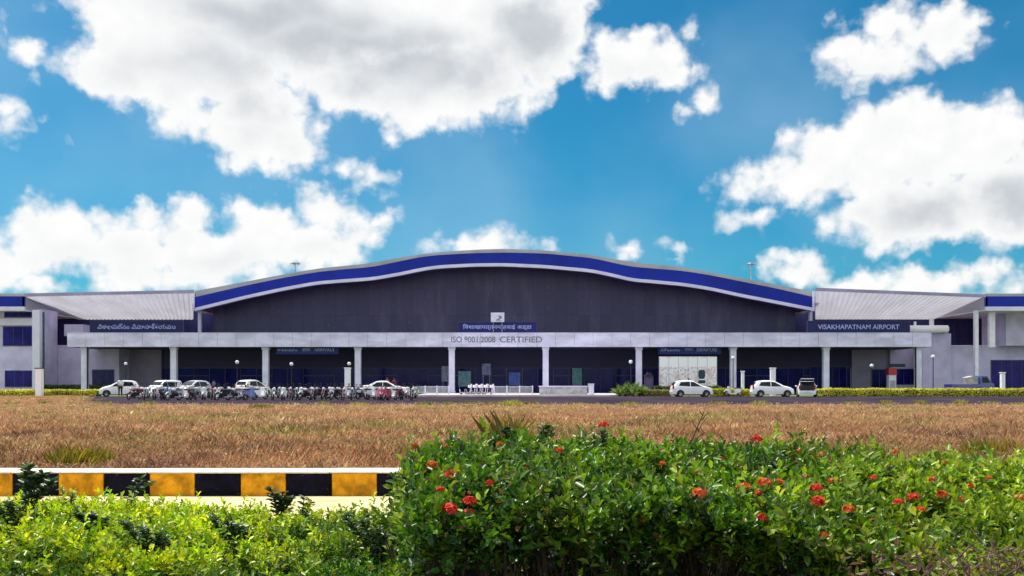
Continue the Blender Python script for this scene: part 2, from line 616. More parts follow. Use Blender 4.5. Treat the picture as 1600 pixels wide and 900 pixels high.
def clad_mat():
    """aubergine aluminium cladding: panel joints, tonal differences between panels, dusty stains"""
    m = bpy.data.materials.new('aubergine_cladding')
    m.use_nodes = True
    n = m.node_tree
    b = n.nodes['Principled BSDF']
    b.inputs['Roughness'].default_value = 0.38
    b.inputs['Specular IOR Level'].default_value = 0.4
    tc = node(n, 'ShaderNodeTexCoord').outputs['Object']
    sp = node(n, 'ShaderNodeSeparateXYZ')
    n.links.new(tc, sp.inputs[0])
    cb = node(n, 'ShaderNodeCombineXYZ')
    n.links.new(sp.outputs[0], cb.inputs[0])
    n.links.new(sp.outputs[2], cb.inputs[1])
    br = node(n, 'ShaderNodeTexBrick', offset=0.0)
    br.inputs['Scale'].default_value = 1.0
    br.inputs['Mortar Size'].default_value = 0.022
    br.inputs['Brick Width'].default_value = 1.35
    br.inputs['Row Height'].default_value = 3.2
    br.inputs['Color1'].default_value = (0.028, 0.024, 0.078, 1)
    br.inputs['Color2'].default_value = (0.042, 0.036, 0.100, 1)
    br.inputs['Mortar'].default_value = (0.016, 0.013, 0.045, 1)
    n.links.new(cb.outputs[0], br.inputs['Vector'])
    nz = noise(n, vec(n, 'MULTIPLY', tc, (1, 1, 0.25)), 0.35, 8, 0.65).outputs[0]
    dust = sstep(n, nz, 0.48, 0.75)
    col = mixc(n, mth(n, 'MULTIPLY', dust, 0.5), br.outputs['Color'], (0.13, 0.115, 0.18, 1))
    n2 = noise(n, tc, 2.6, 6, 0.7).outputs[0]
    col = mixc(n, mth(n, 'MULTIPLY', sstep(n, n2, 0.60, 0.74), 0.6), col, (0.16, 0.15, 0.22, 1))
    n.links.new(col, b.inputs['Base Color'])
    return m


M['clad'] = clad_mat()


def glass_mat(name, c1, c2, rough=0.12):
    m = bpy.data.materials.new(name)
    m.use_nodes = True
    n = m.node_tree
    b = n.nodes['Principled BSDF']
    b.inputs['Roughness'].default_value = rough
    b.inputs['Specular IOR Level'].default_value = 0.13
    tc = node(n, 'ShaderNodeTexCoord').outputs['Object']
    nz = noise(n, vec(n, 'MULTIPLY', tc, (1, 1, 0.6)), 0.9, 6, 0.7).outputs[0]
    n.links.new(mixc(n, sstep(n, nz, 0.35, 0.7), c4(c1), c4(c2)), b.inputs['Base Color'])
    return m


M['glass'] = glass_mat('dark_glazing', (0.006, 0.004, 0.10), (0.016, 0.016, 0.22))
M['glass_car'] = glass_mat('car_glass', (0.006, 0.008, 0.014), (0.02, 0.025, 0.035), 0.05)
M['glass_wing'] = glass_mat('wing_glazing', (0.035, 0.034, 0.12), (0.06, 0.05, 0.16), 0.2)



def roofing_mat():
    m = bpy.data.materials.new('translucent_roofing')
    m.use_nodes = True
    n = m.node_tree
    b = n.nodes['Principled BSDF']
    b.inputs['Roughness'].default_value = 0.6
    tc = node(n, 'ShaderNodeTexCoord').outputs['Object']
    nz = noise(n, vec(n, 'MULTIPLY', tc, (1, 0.3, 1)), 0.5, 6, 0.65).outputs[0]
    c = mixc(n, sstep(n, nz, 0.3, 0.7), (0.58, 0.57, 0.66, 1), (0.48, 0.47, 0.53, 1))
    n.links.new(c, b.inputs['Base Color'])
    tr = node(n, 'ShaderNodeBsdfTranslucent')
    n.links.new(c, tr.inputs['Color'])
    mx = node(n, 'ShaderNodeMixShader')
    mx.inputs[0].default_value = 0.36
    n.links.new(b.outputs[0], mx.inputs[1])
    n.links.new(tr.outputs[0], mx.inputs[2])
    n.links.new(mx.outputs[0], n.nodes['Material Output'].inputs['Surface'])
    return m


M['roofing'] = roofing_mat()

# ================================================================== ground, path, road
ys = [-60, -5, 0, 2, 4, 6, 8, 10, 12.55, 12.75, 14, 17, 20, 25, 30, 40, 50, 70, 90, 110, 140, 250, 800, 4000]
xs = [-4000, -600, -200, -100, -50, -25, -12, -6, -3, 0, 3, 6, 12, 25, 50, 100, 200, 600, 4000]
g = MB()
gv = []
for y in ys:
    for x in xs:
        gv.append((x, y, -0.20 if y < 12.6 else 0.0))
nx = len(xs)
g.add(gv, [(j * nx + i, j * nx + i + 1, (j + 1) * nx + i + 1, (j + 1) * nx + i) for j in range(len(ys) - 1) for i in range(nx - 1)])
gm_ = mat('dry_earth', (0.23, 0.12, 0.065), 0.95, 0.3, 0.6, color2=(0.14, 0.075, 0.05), bump=0.5)
tag(g.build('ground', gm_), 'reddish brown dry earth under the grass and hedges', kind='structure')
p = MB()
p.box(-40, 40, 9.35, 12.38, -0.22, -0.194)
tag(p.build('path', mat('path_concrete', (0.60, 0.49, 0.27), 0.85, 0.2, 1.4, bump=0.3)), 'pale cream concrete path along the foot of the striped kerb', kind='structure')
p = MB()
p.add([(-22.5, 52.5, 0.006), (300, 52.5, 0.006), (300, 96.0, 0.006), (-41.5, 96.0, 0.006)], [(0, 1, 2, 3)])
road_m = mat('asphalt', (0.020, 0.014, 0.028), 0.95, 0.3, 0.22, color2=(0.055, 0.040, 0.056), bump=0.3, spec=0.03)
tag(p.build('road', road_m), 'dark asphalt parking road between the dry grass and the terminal', kind='structure')
p = MB()
p.box(X(650, 97), X(1015, 97), 97.0, 124, 0.0, 0.17)
tag(p.build('pavement', mat('paving', (0.62, 0.60, 0.62), 0.8, 0.2, 0.7, bump=0.2)), 'pale raised pavement in front of the terminal porch', kind='structure')
p = MB()
p.add([(-300, 97, 0.008), (X(648, 97), 97, 0.008), (X(648, 97), 122, 0.008), (-300, 122, 0.008)], [(0, 1, 2, 3)])
p.add([(X(1017, 97), 97, 0.008), (300, 97, 0.008), (300, 122, 0.008), (X(1017, 97), 122, 0.008)], [(0, 1, 2, 3)])
tag(p.build('lawn', mat('lawn_green', (0.10, 0.16, 0.04), 0.95, 0.3, 0.8, bump=0.5)), 'thin green lawn around the terminal front', kind='structure')

# ================================================================== the terminal
T = thing('airport_terminal', 'long airport terminal with arched blue edged roof over a columned porch', 'airport terminal', (0, 118, 0))


def curve(pts, xs_px):
    a = np.array(pts, float)
    return np.interp(xs_px, a[:, 0], a[:, 1])


def smoothc(y, k=3):
    yy = np.concatenate([2 * y[0] - y[k:0:-1], y, 2 * y[-1] - y[-2:-k - 2:-1]])
    return np.convolve(yy, np.ones(2 * k + 1) / (2 * k + 1), mode='valid')


xp = np.linspace(305, 1270, 160)
g_top = smoothc(curve([(302, 455), (380, 440.7), (440, 429), (495, 419.5), (540, 415), (575, 412), (600, 407), (625, 402), (655, 397.5), (683, 394), (740, 390), (788, 388.5), (852, 391), (924, 398), (960, 404.5), (988, 409.5), (1020, 412.5), (1069, 417.5), (1110, 425), (1155, 433.5), (1210, 444), (1270, 455)], xp))
b_top = smoothc(curve([(305, 464), (380, 447), (440, 434.5), (495, 425), (540, 420.5), (578, 417.5), (605, 412.5), (625, 408), (655, 402), (683, 398.5), (740, 395.5), (788, 394.5), (852, 396), (924, 403), (960, 411), (988, 417), (1010, 418.5), (1069, 423.5), (1110, 430), (1155, 439), (1210, 450), (1271, 464)], xp), 2)
b_bot = smoothc(curve([(305, 481), (380, 462.5), (440, 449.5), (495, 439.5), (540, 436), (582, 433), (605, 429), (625, 425.5), (655, 419), (683, 414.5), (740, 411.5), (788, 411), (852, 414), (924, 420.5), (960, 428), (988, 435), (1010, 436.5), (1069, 442), (1110, 448.5), (1155, 458.5), (1210, 469), (1271, 481)], xp), 2)
DR = 118.0
wx = X(xp, DR)
zg, zt_, zb_ = Z(g_top, DR), Z(b_top, DR), Z(b_bot, DR)
ztr = Z(b_bot + 5.0, DR)
roof = MB().strip_y(wx, zg, zt_ - 0.02, DR + 0.10, DR + 46).build('main_roof', M['roofgrey'], T, label='grey arched main roof with a raised middle hump')
MB().strip_y(wx, zt_, zb_, DR, DR + 0.5).build('fascia', M['blue'], roof, label='deep blue roof fascia following the arch')
MB().strip_y(wx, zb_ - 0.004, ztr, DR - 0.06, DR + 0.45).build('trim', M['trim'], roof, label='pale band under the blue fascia')
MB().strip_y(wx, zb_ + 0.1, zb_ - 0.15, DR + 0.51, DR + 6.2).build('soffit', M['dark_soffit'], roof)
for sgn, px in ((-1, 303.5), (1, 1272)):
    x0 = X(px, DR)
    zt0 = Z(455, DR)
    MB().box(x0 - 0.22, x0 + 0.05, DR - 0.09, DR + 8, Z(486, DR), zt0).build('roof_end_trim', M['trim'], roof)
# upper cladding wall, following the arch
DW = 122.0
mask = (xp > 314) & (xp < 1263)
wx2 = X(xp[mask], DR) * 1.0
MB().strip_y(wx2, zb_[mask] - 0.02, np.full(mask.sum(), 5.9), DW, DW + 0.4).build('upper_wall', M['clad'], T, label='tall aubergine clad wall under the arch with dusty stains')
for px in (312.5, 1266):
    MB().box(X(px, 120) - 0.17, X(px, 120) + 0.17, 119.7, 120.2, 5.9, Z(483, 120)).build('column', M['trim'], T, label='slim pale column at the end of the arched wall')

# porch canopy
DC = 110.0
cx0, cx1 = X(105, DC), X(1455, DC)
czt, czb = Z(520.5, DC), Z(542, DC)
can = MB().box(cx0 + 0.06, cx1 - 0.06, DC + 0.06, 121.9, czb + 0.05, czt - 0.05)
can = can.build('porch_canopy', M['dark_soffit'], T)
npan = 46
pw = (cx1 - cx0) / npan
fm = MB()
for i in range(npan):
    fm.bbox(cx0 + i * pw + 0.012, cx0 + (i + 1) * pw - 0.012, DC - 0.03, DC + 0.055, czb, czt, 0.012)
fm.box(cx0, cx1, DC - 0.06, DC + 0.3, czt + 0.003, czt + 0.06)
fm.build('fascia_panels', M['canopy'], can, label='long pale grey panel fascia of the porch')
for sx in (cx0, cx1):
    MB().box(sx - 0.03, sx + 0.055, DC + 0.06, 121.9, czb, czt).build('end_panel', M['canopy'], can)
MB().box(X(112, 119), X(141, 119), 117, 121.5, czt + 0.02, Z(508.5, 119)).build('parapet', M['wall'], T, label='small raised parapet at the porch end')
# columns of the porch
for px in (133, 272, 415.5, 559.5, 706, 852.5, 998, 1145, 1290, 1434):
    x = X(px, DC + 0.8)
    cm = MB()
    cm.bbox(x - 0.33, x + 0.33, DC + 0.45, DC + 1.1, 0.0, czb + 0.06, 0.05)
    cm.bbox(x - 0.40, x + 0.40, DC + 0.38, DC + 1.17, czb - 0.28, czb + 0.055, 0.03)
    cm.bbox(x - 0.39, x + 0.39, DC + 0.39, DC + 1.16, 0.0, 0.42, 0.03)
    cm.build('column', M['column'], T)
for px in (137.3, 1430.2):
    x = X(px, DC + 0.4)
    MB().cyl((x, DC + 0.32, 0.0), (x, DC + 0.32, czb), 0.09, n=10).build('drain_pipe', M['black'], T)
# front behind the porch: transom band and glazing, bay by bay
DG = 121.4
gx0, gx1 = X(254, DG), X(1329, DG)
zc = Z(574.5, DG)
MB().box(gx0, gx1, DG - 0.05, DG + 0.35, zc, czb + 0.4).build('transom_band', mat('transom_panel', (0.032, 0.027, 0.115), 0.5, 0.15, 0.3), T, label='aubergine band above the ground floor glazing')
nw = 44
ww = (gx1 - gx0) / nw
for i in range(nw):
    a, b = gx0 + i * ww, gx0 + (i + 1) * ww
    pane = MB().box(a + 0.04, b - 0.04, DG + 0.05, DG + 0.12, 0.05, zc - 0.05).build('glazing', M['glass'], T)
    fr = MB()
    fr.box(a - 0.035, a + 0.035, DG - 0.04, DG + 0.16, 0.0, zc - 0.002)
    fr.box(a + 0.037, b - 0.037, DG - 0.02, DG + 0.14, zc - 0.10, zc - 0.004)
    fr.box(a + 0.037, b - 0.037, DG - 0.02, DG + 0.14, 0.0, 0.12)
    if i % 4 in (1, 2):
        fr.box(a + 0.037, b - 0.037, DG - 0.02, DG + 0.14, 2.15, 2.27)
    fr.build('frame', M['frame'], pane)
# plain walls either side under the porch
MB().box(X(184, 121), gx0 - 0.04, 121.0, 122.6, 0, czb + 0.3).build('wall', M['wall_shaded'], T, label='grey shaded wall under the porch end beside the parked cars')
MB().box(gx1 + 0.04, X(1391, 121), 121.0, 122.6, 0, czb + 0.3).build('wall', M['wall_shaded'], T, label='grey shaded wall under the porch end beside the kiosk')
MB().box(X(1391, 120.5) + 0.01, X(1440, 120.5), 120.5, 122.6, 0, czb + 0.3).build('wall', M['wall'], T)


def window(px0, px1, py0, py1, D, name='window', glass=None, frame=None, bars=1):
    """framed opening standing 3 cm proud of a wall whose face is at depth D"""
    x0, x1, z0, z1 = X(px0, D), X(px1, D), max(0.02, Z(py1, D)), Z(py0, D)
    fr = MB()
    t = 0.09
    fr.box(x0 - t, x1 + t, D - 0.07, D + 0.02, z1 + 0.002, z1 + t)
    fr.box(x0 - t, x1 + t, D - 0.09, D + 0.02, z0 - t, z0 - 0.002)
    fr.box(x0 - t, x0, D - 0.07, D + 0.02, z0, z1)
    fr.box(x1, x1 + t, D - 0.07, D + 0.02, z0, z1)
    for k in range(bars):
        xm = x0 + (x1 - x0) * (k + 1) / (bars + 1)
        fr.box(xm - 0.03, xm + 0.03, D - 0.05, D + 0.01, z0 + 0.001, z1 - 0.001)
    w = fr.build(name, frame or M['frame'], T)
    MB().box(x0 + 0.002, x1 - 0.002, D - 0.030, D + 0.005, z0 + 0.002, z1 - 0.002).build('pane', glass or M['glass'], w)
    return w


# ---- wing on the near left and its mirror image on the far right
def wing(side):
    s = -1 if side == 'w' else 1
    mir = (lambda p: p) if s < 0 else (lambda p: 1576 - p)     # the terminal is symmetrical about column 788
    D1, D2 = 112.0, 126.0
    out = -260 if s < 0 else 1840
    xe, xi, xo = X(38 if s < 0 else 1540, D1), X(303 if s < 0 else 1273, D1), X(out, D1)
    lo, hi = min(xe, xi), max(xe, xi)
    zf = Z(460.5, D1)                         # underside at the front rim
    zr = Z(499, D2)                           # underside at the back
    if s > 0:
        zi_t, ze_t = Z(449.5, D1), Z(460, D1)
    else:
        zi_t, ze_t = Z(453, D1), Z(458.5, D1)
    # sloping roof of the recessed bay: ribbed translucent sheeting on the rim beam
    a, b = (xe, xi)
    za, zb2 = ze_t, zi_t
    nr = 30
    rib = 0.20 if s < 0 else 0.07
    vv_, ff = [], []
    nrow = nr * 4 + 1
    for i in range(nrow):
        t = i / (nr * 4)
        dz = (0, -rib, -rib, 0)[i % 4] if i < nr * 4 else 0
        xx = a + (b - a) * t
        zf_ = za + (zb2 - za) * t - 0.2
        for fr_ in (0.0, 0.5, 1.0):
            yy = D1 + 0.06 + (D2 - D1 - 0.06) * fr_
            xe2 = X(302 if s < 0 else 1274, yy)                       # the inner edge splays out beside the main roof
            xx = a + (xe2 - a) * t
            q = (yy - D1) / (D2 - D1)
            vv_.append((xx, yy, zf_ + (zr - zf_) * q + dz * (1 - 0.7 * q)))
    for i in range(nrow - 1):
        for q in (0, 1):
            ff.append((3 * i + q, 3 * i + q + 1, 3 * i + 4 + q, 3 * i + 3 + q))
    wr = MB().add(vv_, ff).build('wing_roof', M['roofing'], T, label='upturned wing roof of pale ribbed sheeting')
    rim = MB()
    n = 2
    rim.strip_y(np.array([lo, hi]), np.array([ze_t, zi_t] if s < 0 else [zi_t, ze_t]) + 0.0, np.array([ze_t, zi_t] if s < 0 else [zi_t, ze_t]) - 0.36, D1 - 0.05, D1 + 0.05)
    rim.build('rim', mat('roof_rim', (0.36, 0.33, 0.50), 0.5, 0.15, 0.4), wr)
    # cheek closing the bay toward the outer block
    ck = MB()
    zl = Z(485, D1)
    ck.add([(xe + s * 0.02, D1, za - 0.3), (xe + s * 0.02, D2, zr), (xe + s * 0.02, D1, zl), (xe + s * 0.22, D1, za - 0.3), (xe + s * 0.22, D2, zr), (xe + s * 0.22, D1, zl)], [(0, 1, 2), (3, 5, 4), (0, 2, 5, 3), (1, 4, 5, 2), (0, 3, 4, 1)])
    ck.build('cheek', M['roofing'], wr)
    # outer block roof
    l2, h2 = min(xo, xe), max(xo, xe)
    fr = MB().box(l2, h2, D1 + 0.1, D2 + 14, Z(463, D1) + 0.01, Z(458.5, D1)).build('wing_roof', M['roofgrey'], T, label='flat outer wing roof edged in blue')
    MB().box(l2, h2, D1, D1 + 0.3, Z(479, D1), Z(463, D1)).build('fascia', M['blue'], fr)
    MB().box(l2, h2, D1 - 0.06, D1 + 0.3, Z(485.5, D1), Z(479, D1) - 0.004).build('trim', M['trim'], fr)
    MB().box(l2, h2, D1 + 0.31, D2, Z(485.5, D1), Z(484, D1)).build('soffit', M['soffit'], fr)
    # walls of the bay
    zl1 = Z(541, 118)
    x_in = X(186 if s < 0 else 1441, 118)
    x_out = xo
    lw = MB().box(min(x_in, x_out), max(x_in, x_out), 118.0, 121.9, 0, zl1).build('lower_wall', M['wall'], T, label='pale lavender ground floor wall of the wing')
    MB().box(min(x_in, x_out) - 0.05, max(x_in, x_out) + 0.05, 117.9, 118.5, zl1 + 0.003, zl1 + 0.12).build('coping', M['trim'], lw)
    xw0, xw1 = X(-20 if s < 0 else 1640, D2), X(350 if s < 0 else 1226, D2)
    MB().box(min(xw0, xw1), max(xw0, xw1), D2 + 0.02, D2 + 0.4, zl1 - 0.5, zr + 0.25).build('upper_wall', M['glass_wing'], T, label='dark glazed wall set back under the wing roof')
    return xe, xi


for a_, b_ in ((268, 362), (1214, 1310)):
    MB().box(X(a_, 127), X(b_, 127), 127.0, 127.3, 5.0, 12.4).build('upper_wall', M['glass_wing'], T, label='dark infill wall between wing roof and main roof')
wing('w')
wing('e')
# outer block of the left wing: frame of piers and bands with windows
DB = 114.0
lb = MB()
lb.box(X(-260, DB), X(66, DB), DB, DB + 3.8, 0, Z(486, DB) + 0.2)
lb.build('wing_wall', M['wall'], T, label='lavender wing block with stacked dark windows')
window(8, 51, 486.5, 495, DB, bars=1)
window(6, 51, 511, 539.5, DB, bars=2)
window(9, 51, 580, 603.5, DB, bars=2)
window(-50, -8, 486.5, 495, DB, bars=1)
window(-50, -8, 511, 539.5, DB, bars=2)
window(-50, -8, 580, 603.5, DB, bars=2)
MB().box(X(-260, DB), X(52, DB), DB - 0.28, DB - 0.003, Z(508.5, DB), Z(498, DB)).build('spandrel', M['trim'], T)
MB().bbox(X(52.5, 112.6), X(64.5, 112.6), 112.2, 112.9, 0, Z(486, 112.6) + 0.1, 0.05).build('column', M['trim'], T, label='tall white corner column of the wing')
MB().cyl((X(68, 113.6), 113.6, 0), (X(68, 113.6), 113.6, Z(488, 113.6)), 0.12, n=10).build('drain_pipe', mat('green_pipe', (0.05, 0.12, 0.14), 0.5, 0.2, 2.0), T)
window(68, 76, 581, 603, 118.0, bars=0)
window(145.5, 177.5, 578.5, 601.5, 118.0, bars=2, glass=M['glass_wing'])
# right wing openings and piers
DE = 116.0
MB().box(X(1572, DE), X(1840, DE), DE, DE + 6, Z(540, DE), Z(486, DE) + 0.2).build('wing_wall', M['wall'], T, label='pale upper wing block beside the slim white columns')
for (a, b, y0, y1) in ((1522.5, 1528, 487, 606), (1545, 1554, 487, 543)):
    z0 = max(0, Z(y1, 113.5))
    MB().bbox(X(a, 113.5), X(b, 113.5), 113.3, 113.8, z0, Z(y0, 113.5) + 0.15, 0.03).build('column', M['white'], T, label='slim white column under the outer wing roof')
window(1482, 1520, 491, 537, 125.9, bars=3, glass=M['glass_wing'])
window(1556, 1571, 489, 538, 125.9, bars=1, glass=M['glass_wing'])
gw = window(1549, 1612, 563.5, 606, 118.0, name='garage_opening', bars=3)
window(1475.5, 1484, 577, 604, 118.0, name='door', bars=1, glass=M['sign_blue'])
window(1401, 1434, 577.5, 600, 120.5, bars=2)
window(1362, 1386, 578, 608, 121.0, name='door', bars=1)
window(1266, 1300, 573.5, 606, 121.3, name='door', bars=2)
window(1300.5, 1322, 573.5, 606, 121.3, name='door', bars=1)
MB().box(X(1441, 117.2), X(1486, 117.2), 117.2, 117.97, 0, Z(521, 117.2)).build('wall', M['wall'], T, label='square pier of the wing at the porch end')

# ================================================================== signs on the building
def sign(name, label, px0, px1, py0, py1, D, body, mat_panel, mat_text, thick=0.18, frac=(0.84, 0.5), group=None, dz=0.0, posts=None):
    x0, x1, z0, z1 = X(px0, D), X(px1, D), Z(py1, D), Z(py0, D)
    t = thing(name, label, 'sign', ((x0 + x1) / 2, D, z0), 0, group)
    MB().bbox(x0, x1, D, D + thick, z0, z1, 0.02).build('panel', mat_panel, t)
    fr = MB()
    for a, b, c, d in ((x0 - .06, x1 + .06, z1 + .002, z1 + .07), (x0 - .06, x1 + .06, z0 - .07, z0 - .002), (x0 - .06, x0 - .002, z0, z1), (x1 + .002, x1 + .06, z0, z1)):
        fr.box(a, b, D - 0.03, D + thick, c, d)
    fr.build('frame', M['frame'], t)
    if body:
        text_part(body, (x1 - x0) * frac[0], (z1 - z0) * frac[1], ((x0 + x1) / 2, D - 0.035, (z0 + z1) / 2 + dz), mat_text, t, bold=0.012)
    if posts:
        for f in posts:
            xx = x0 + (x1 - x0) * f
            MB().cyl((xx, D + thick + 0.06, posts_z), (xx, D + thick + 0.06, z1), 0.05).build('post', M['steel'], t)
    return t


posts_z = czt - 0.05
DS = 115.0
sign('roof_sign', 'dark blue sign with curly pale script on the porch roof beside the ribbed wing', 141, 286, 501.5, 519.5, DS, '\u0c35\u0c3f\u0c36\u0c3e\u0c16\u0c2a\u0c1f\u0c4d\u0c28\u0c02 \u0c35\u0c3f\u0c2e\u0c3e\u0c28\u0c3e\u0c36\u0c4d\u0c30\u0c2f\u0c2e\u0c41', M['sign_blue'], M['sign_text'], posts=(0.1, 0.5, 0.9))
sign('roof_sign', 'dark blue sign reading VISAKHAPATNAM AIRPORT on the porch roof', 1262, 1421, 502, 519.5, DS, 'VISAKHAPATNAM AIRPORT', M['sign_blue'], M['sign_text'], frac=(0.80, 0.42), posts=(0.1, 0.5, 0.9))
sign('roof_sign', 'low blue sign with pale script under the white emblem board', 716, 838, 503.5, 519, DS, '\u093f\u0935\u0936\u093e\u0916\u093e\u092a\u0924\u094d\u0924\u0928\u092e \u0939\u0935\u093e\u0908 \u0905\u0921\u094d\u0921\u093e', mat('sign_blue_bright', (0.008, 0.012, 0.16), 0.5, 0.2, 0.6), M['sign_text'], frac=(0.88, 0.62), posts=(0.1, 0.9))
em = thing('emblem_board', 'small white board with a dark emblem above the middle blue sign', 'sign', (X(777.5, 114.6), 114.6, Z(503, 114.6)))
MB().bbox(X(767, 114.6), X(788, 114.6), 114.6, 114.75, Z(503.2, 114.6), Z(488.5, 114.6), 0.02).build('panel', M['white'], em)
ex, ez = X(778.5, 114.6), Z(497, 114.6)
e = MB()
e.extr_y([(ex - 0.28, ez - 0.22), (ex + 0.05, ez - 0.22), (ex + 0.42, ez + 0.02), (ex + 0.34, ez + 0.20), (ex + 0.12, ez + 0.30), (ex - 0.05, ez + 0.22), (ex + 0.14, ez + 0.14), (ex + 0.2, ez + 0.02)], 114.57, 114.598)
e.extr_y([(ex - 0.30, ez - 0.33), (ex + 0.36, ez - 0.33), (ex + 0.36, ez - 0.28), (ex - 0.30, ez - 0.28)], 114.57, 114.598)
e.build('emblem', M['grey_text'], em)
for k in (-0.5, 0.5):
    MB().cyl((X(777.5, 114.6) + k, 114.84, czt - 0.05), (X(777.5, 114.6) + k, 114.84, Z(490, 114.6)), 0.045).build('post', M['steel'], em)
cs = thing('porch_lettering', 'dark capital letters reading ISO 9001:2008 CERTIFIED on the pale porch fascia', 'lettering', (X(776, DC), DC - 0.04, Z(531, DC)))
text_part('ISO 9001:2008', X(774, DC) - X(705, DC), 0.66, ((X(774, DC) + X(705, DC)) / 2, DC - 0.045, Z(530.5, DC)), M['grey_text'], cs, name='word', bold=0.01)
text_part('CERTIFIED', X(847, DC) - X(781, DC), 0.66, ((X(847, DC) + X(781, DC)) / 2, DC - 0.045, Z(530.5, DC)), M['grey_text'], cs, name='word', bold=0.01)
hang_m = mat('hanging_sign_blue', (0.012, 0.035, 0.26), 0.5, 0.2, 0.6)
for (a, b, lab, words_) in ((431, 529, 'blue hanging sign under the porch above the crowded motorcycle row', ('\u0c06\u0c17\u0c2e\u0c28\u0c2e\u0c41', '\u0906\u0917\u092e\u0928', 'ARRIVALS')), (1029, 1127, 'blue hanging sign under the porch above the pale poster hoarding', ('\u0c28\u0c3f\u0c30\u0c4d\u0c17\u0c2e\u0c28\u0c02', '\u092a\u094d\u0930\u0938\u094d\u0925\u093e\u0928', 'DEPARTURE'))):
    D = 111.6
    x0, x1 = X(a, D), X(b, D)
    t = thing('hanging_sign', lab, 'sign', ((x0 + x1) / 2, D, Z(553, D)))
    MB().bbox(x0, x1, D, D + 0.12, Z(553.5, D), czb + 0.02, 0.02).build('panel', hang_m, t)
    for wd, f0, f1 in ((words_[0], 0.03, 0.34), (words_[1], 0.42, 0.55), (words_[2], 0.61, 0.93)):
        text_part(wd, (x1 - x0) * (f1 - f0), 0.34, (x0 + (x1 - x0) * (f0 + f1) / 2, D - 0.02, Z(546.6, D)), M['sign_text'], t, name='word', bold=0.012)

# ================================================================== kerb
KD = 12.4
K = thing('striped_kerb', 'black and yellow striped kerb with a white top along the dry grass', 'kerb', (0, KD, -0.2))
kw = 71.2 / F * KD
kx0 = X(19.5, KD) - 12 * kw
for i in range(46):
    a = kx0 + i * kw
    blk = MB().bbox(a + 0.004, a + kw - 0.004, KD, KD + 0.42, -0.21, 0.085, 0.012)
    blk.build('kerb_stone', M['kerb_black'] if i % 2 == 0 else M['yellow'], K)
cop = MB()
i = 0
xx = kx0 - 0.02
while xx < kx0 + 46 * kw:
    L = kw * (3 + (i * 7 % 3))
    cop.bbox(xx + 0.003, min(xx + L, kx0 + 46 * kw) - 0.003, KD - 0.012, KD + 0.44, 0.087 + 0.002 * (i % 2), 0.112 + 0.003 * (i % 3), 0.010)
    xx += L
    i += 1
cop.build('coping', M['kerb_white'], K)

# ================================================================== dry grass field
def grass_patch(n, d0, d1, hw, h0, h1, bw, powr=1.0):
    d = d0 + (d1 - d0) * rng.random(n) ** powr
    x = (rng.random(n) * 2 - 1) * (d * 0.53 + 6.0) * hw
    return x, d


def field_color(x, d, n):
    a = lump(x * 0.30, d * 0.16, 1.0, 0.4)
    b = lump(x * 0.9, d * 0.4, 1.0, 2.1)
    c = lump(x * 0.16, d * 0.11, 1.0, 4.0)
    base = np.array([0.40, 0.215, 0.135])
    red = np.array([0.38, 0.165, 0.110])
    tan = np.array([0.48, 0.310, 0.190])
    olive = np.array([0.26, 0.225, 0.075])
    dark = np.array([0.20, 0.095, 0.085])
    t = np.tile(base, (n, 1))
    r = rng.random(n)
    def mixin(w, colr):
        nonlocal t
        w = np.clip(w, 0, 1)[:, None]
        t = t * (1 - w) + colr * w
    mixin((a + 0.3 * b) * 0.9, red)
    mixin((b - 0.2) * 0.8 + (r > 0.85) * 0.5, tan)
    mixin((c - 0.02) * 1.3 + (r < 0.06) * 0.8, olive)
    mixin((-a - 0.15) * 1.0 + ((r > 0.45) & (r < 0.55)) * 0.5, dark)
    straw = rng.random(n) < np.interp(d, [13, 25], [0.04, 0.10])
    t[straw] = np.array([0.55, 0.40, 0.25])
    t *= (0.78 + 0.40 * rng.random(n))[:, None]
    t *= (1 + 0.30 * lump(x * 0.22, d * 0.35, 1.0, 8.0) + 0.15 * lump(x * 1.3, d * 0.8, 1.0, 5.0))[:, None]
    return np.minimum(t * np.array([1.40, 1.52, 1.36]), 0.85)


def blades(name, x, d, z, h, bw, tint, material, lean=0.35, per=7, spread=0.06, parent=None):
    n = len(x)
    N = n * per
    bx = np.repeat(x, per) + rng.normal(0, spread, N)
    by = np.repeat(d, per) + rng.normal(0, spread, N)
    bz = np.repeat(z, per) if np.ndim(z) else np.full(N, z)
    hh = np.repeat(h, per) * (0.55 + 0.6 * rng.random(N))
    w = np.repeat(bw, per) if np.ndim(bw) else np.full(N, bw)
    ang = rng.random(N) * 2 * PI
    lx, ly = np.cos(ang), np.sin(ang)
    ln = lean * hh * (0.1 + 1.3 * rng.random(N) ** 1.5)
    sx, sy = -ly * w / 2, lx * w / 2
    # turn blades so that most show their width
    P = np.empty((N, 5, 3))
    P[:, 0] = np.stack([bx - sx, by - sy, bz], 1)
    P[:, 1] = np.stack([bx + sx, by + sy, bz], 1)
    mx, my = bx + lx * ln * 0.35, by + ly * ln * 0.35
    P[:, 2] = np.stack([mx + sx * 0.8, my + sy * 0.8, bz + hh * 0.6], 1)
    P[:, 3] = np.stack([bx + lx * ln, by + ly * ln, bz + hh], 1)
    P[:, 4] = np.stack([mx - sx * 0.8, my - sy * 0.8, bz + hh * 0.6], 1)
    off = root_loc(parent)
    P -= np.array(off[:])
    idx = (np.arange(N)[:, None] * 5 + np.arange(5)[None, :]).ravel()
    t = np.repeat(tint, per, axis=0) * (0.8 + 0.4 * rng.random((N, 1)))
    return raw_mesh(name, P.reshape(-1, 3), 5, idx, material, np.repeat(t, 5, axis=0), parent)


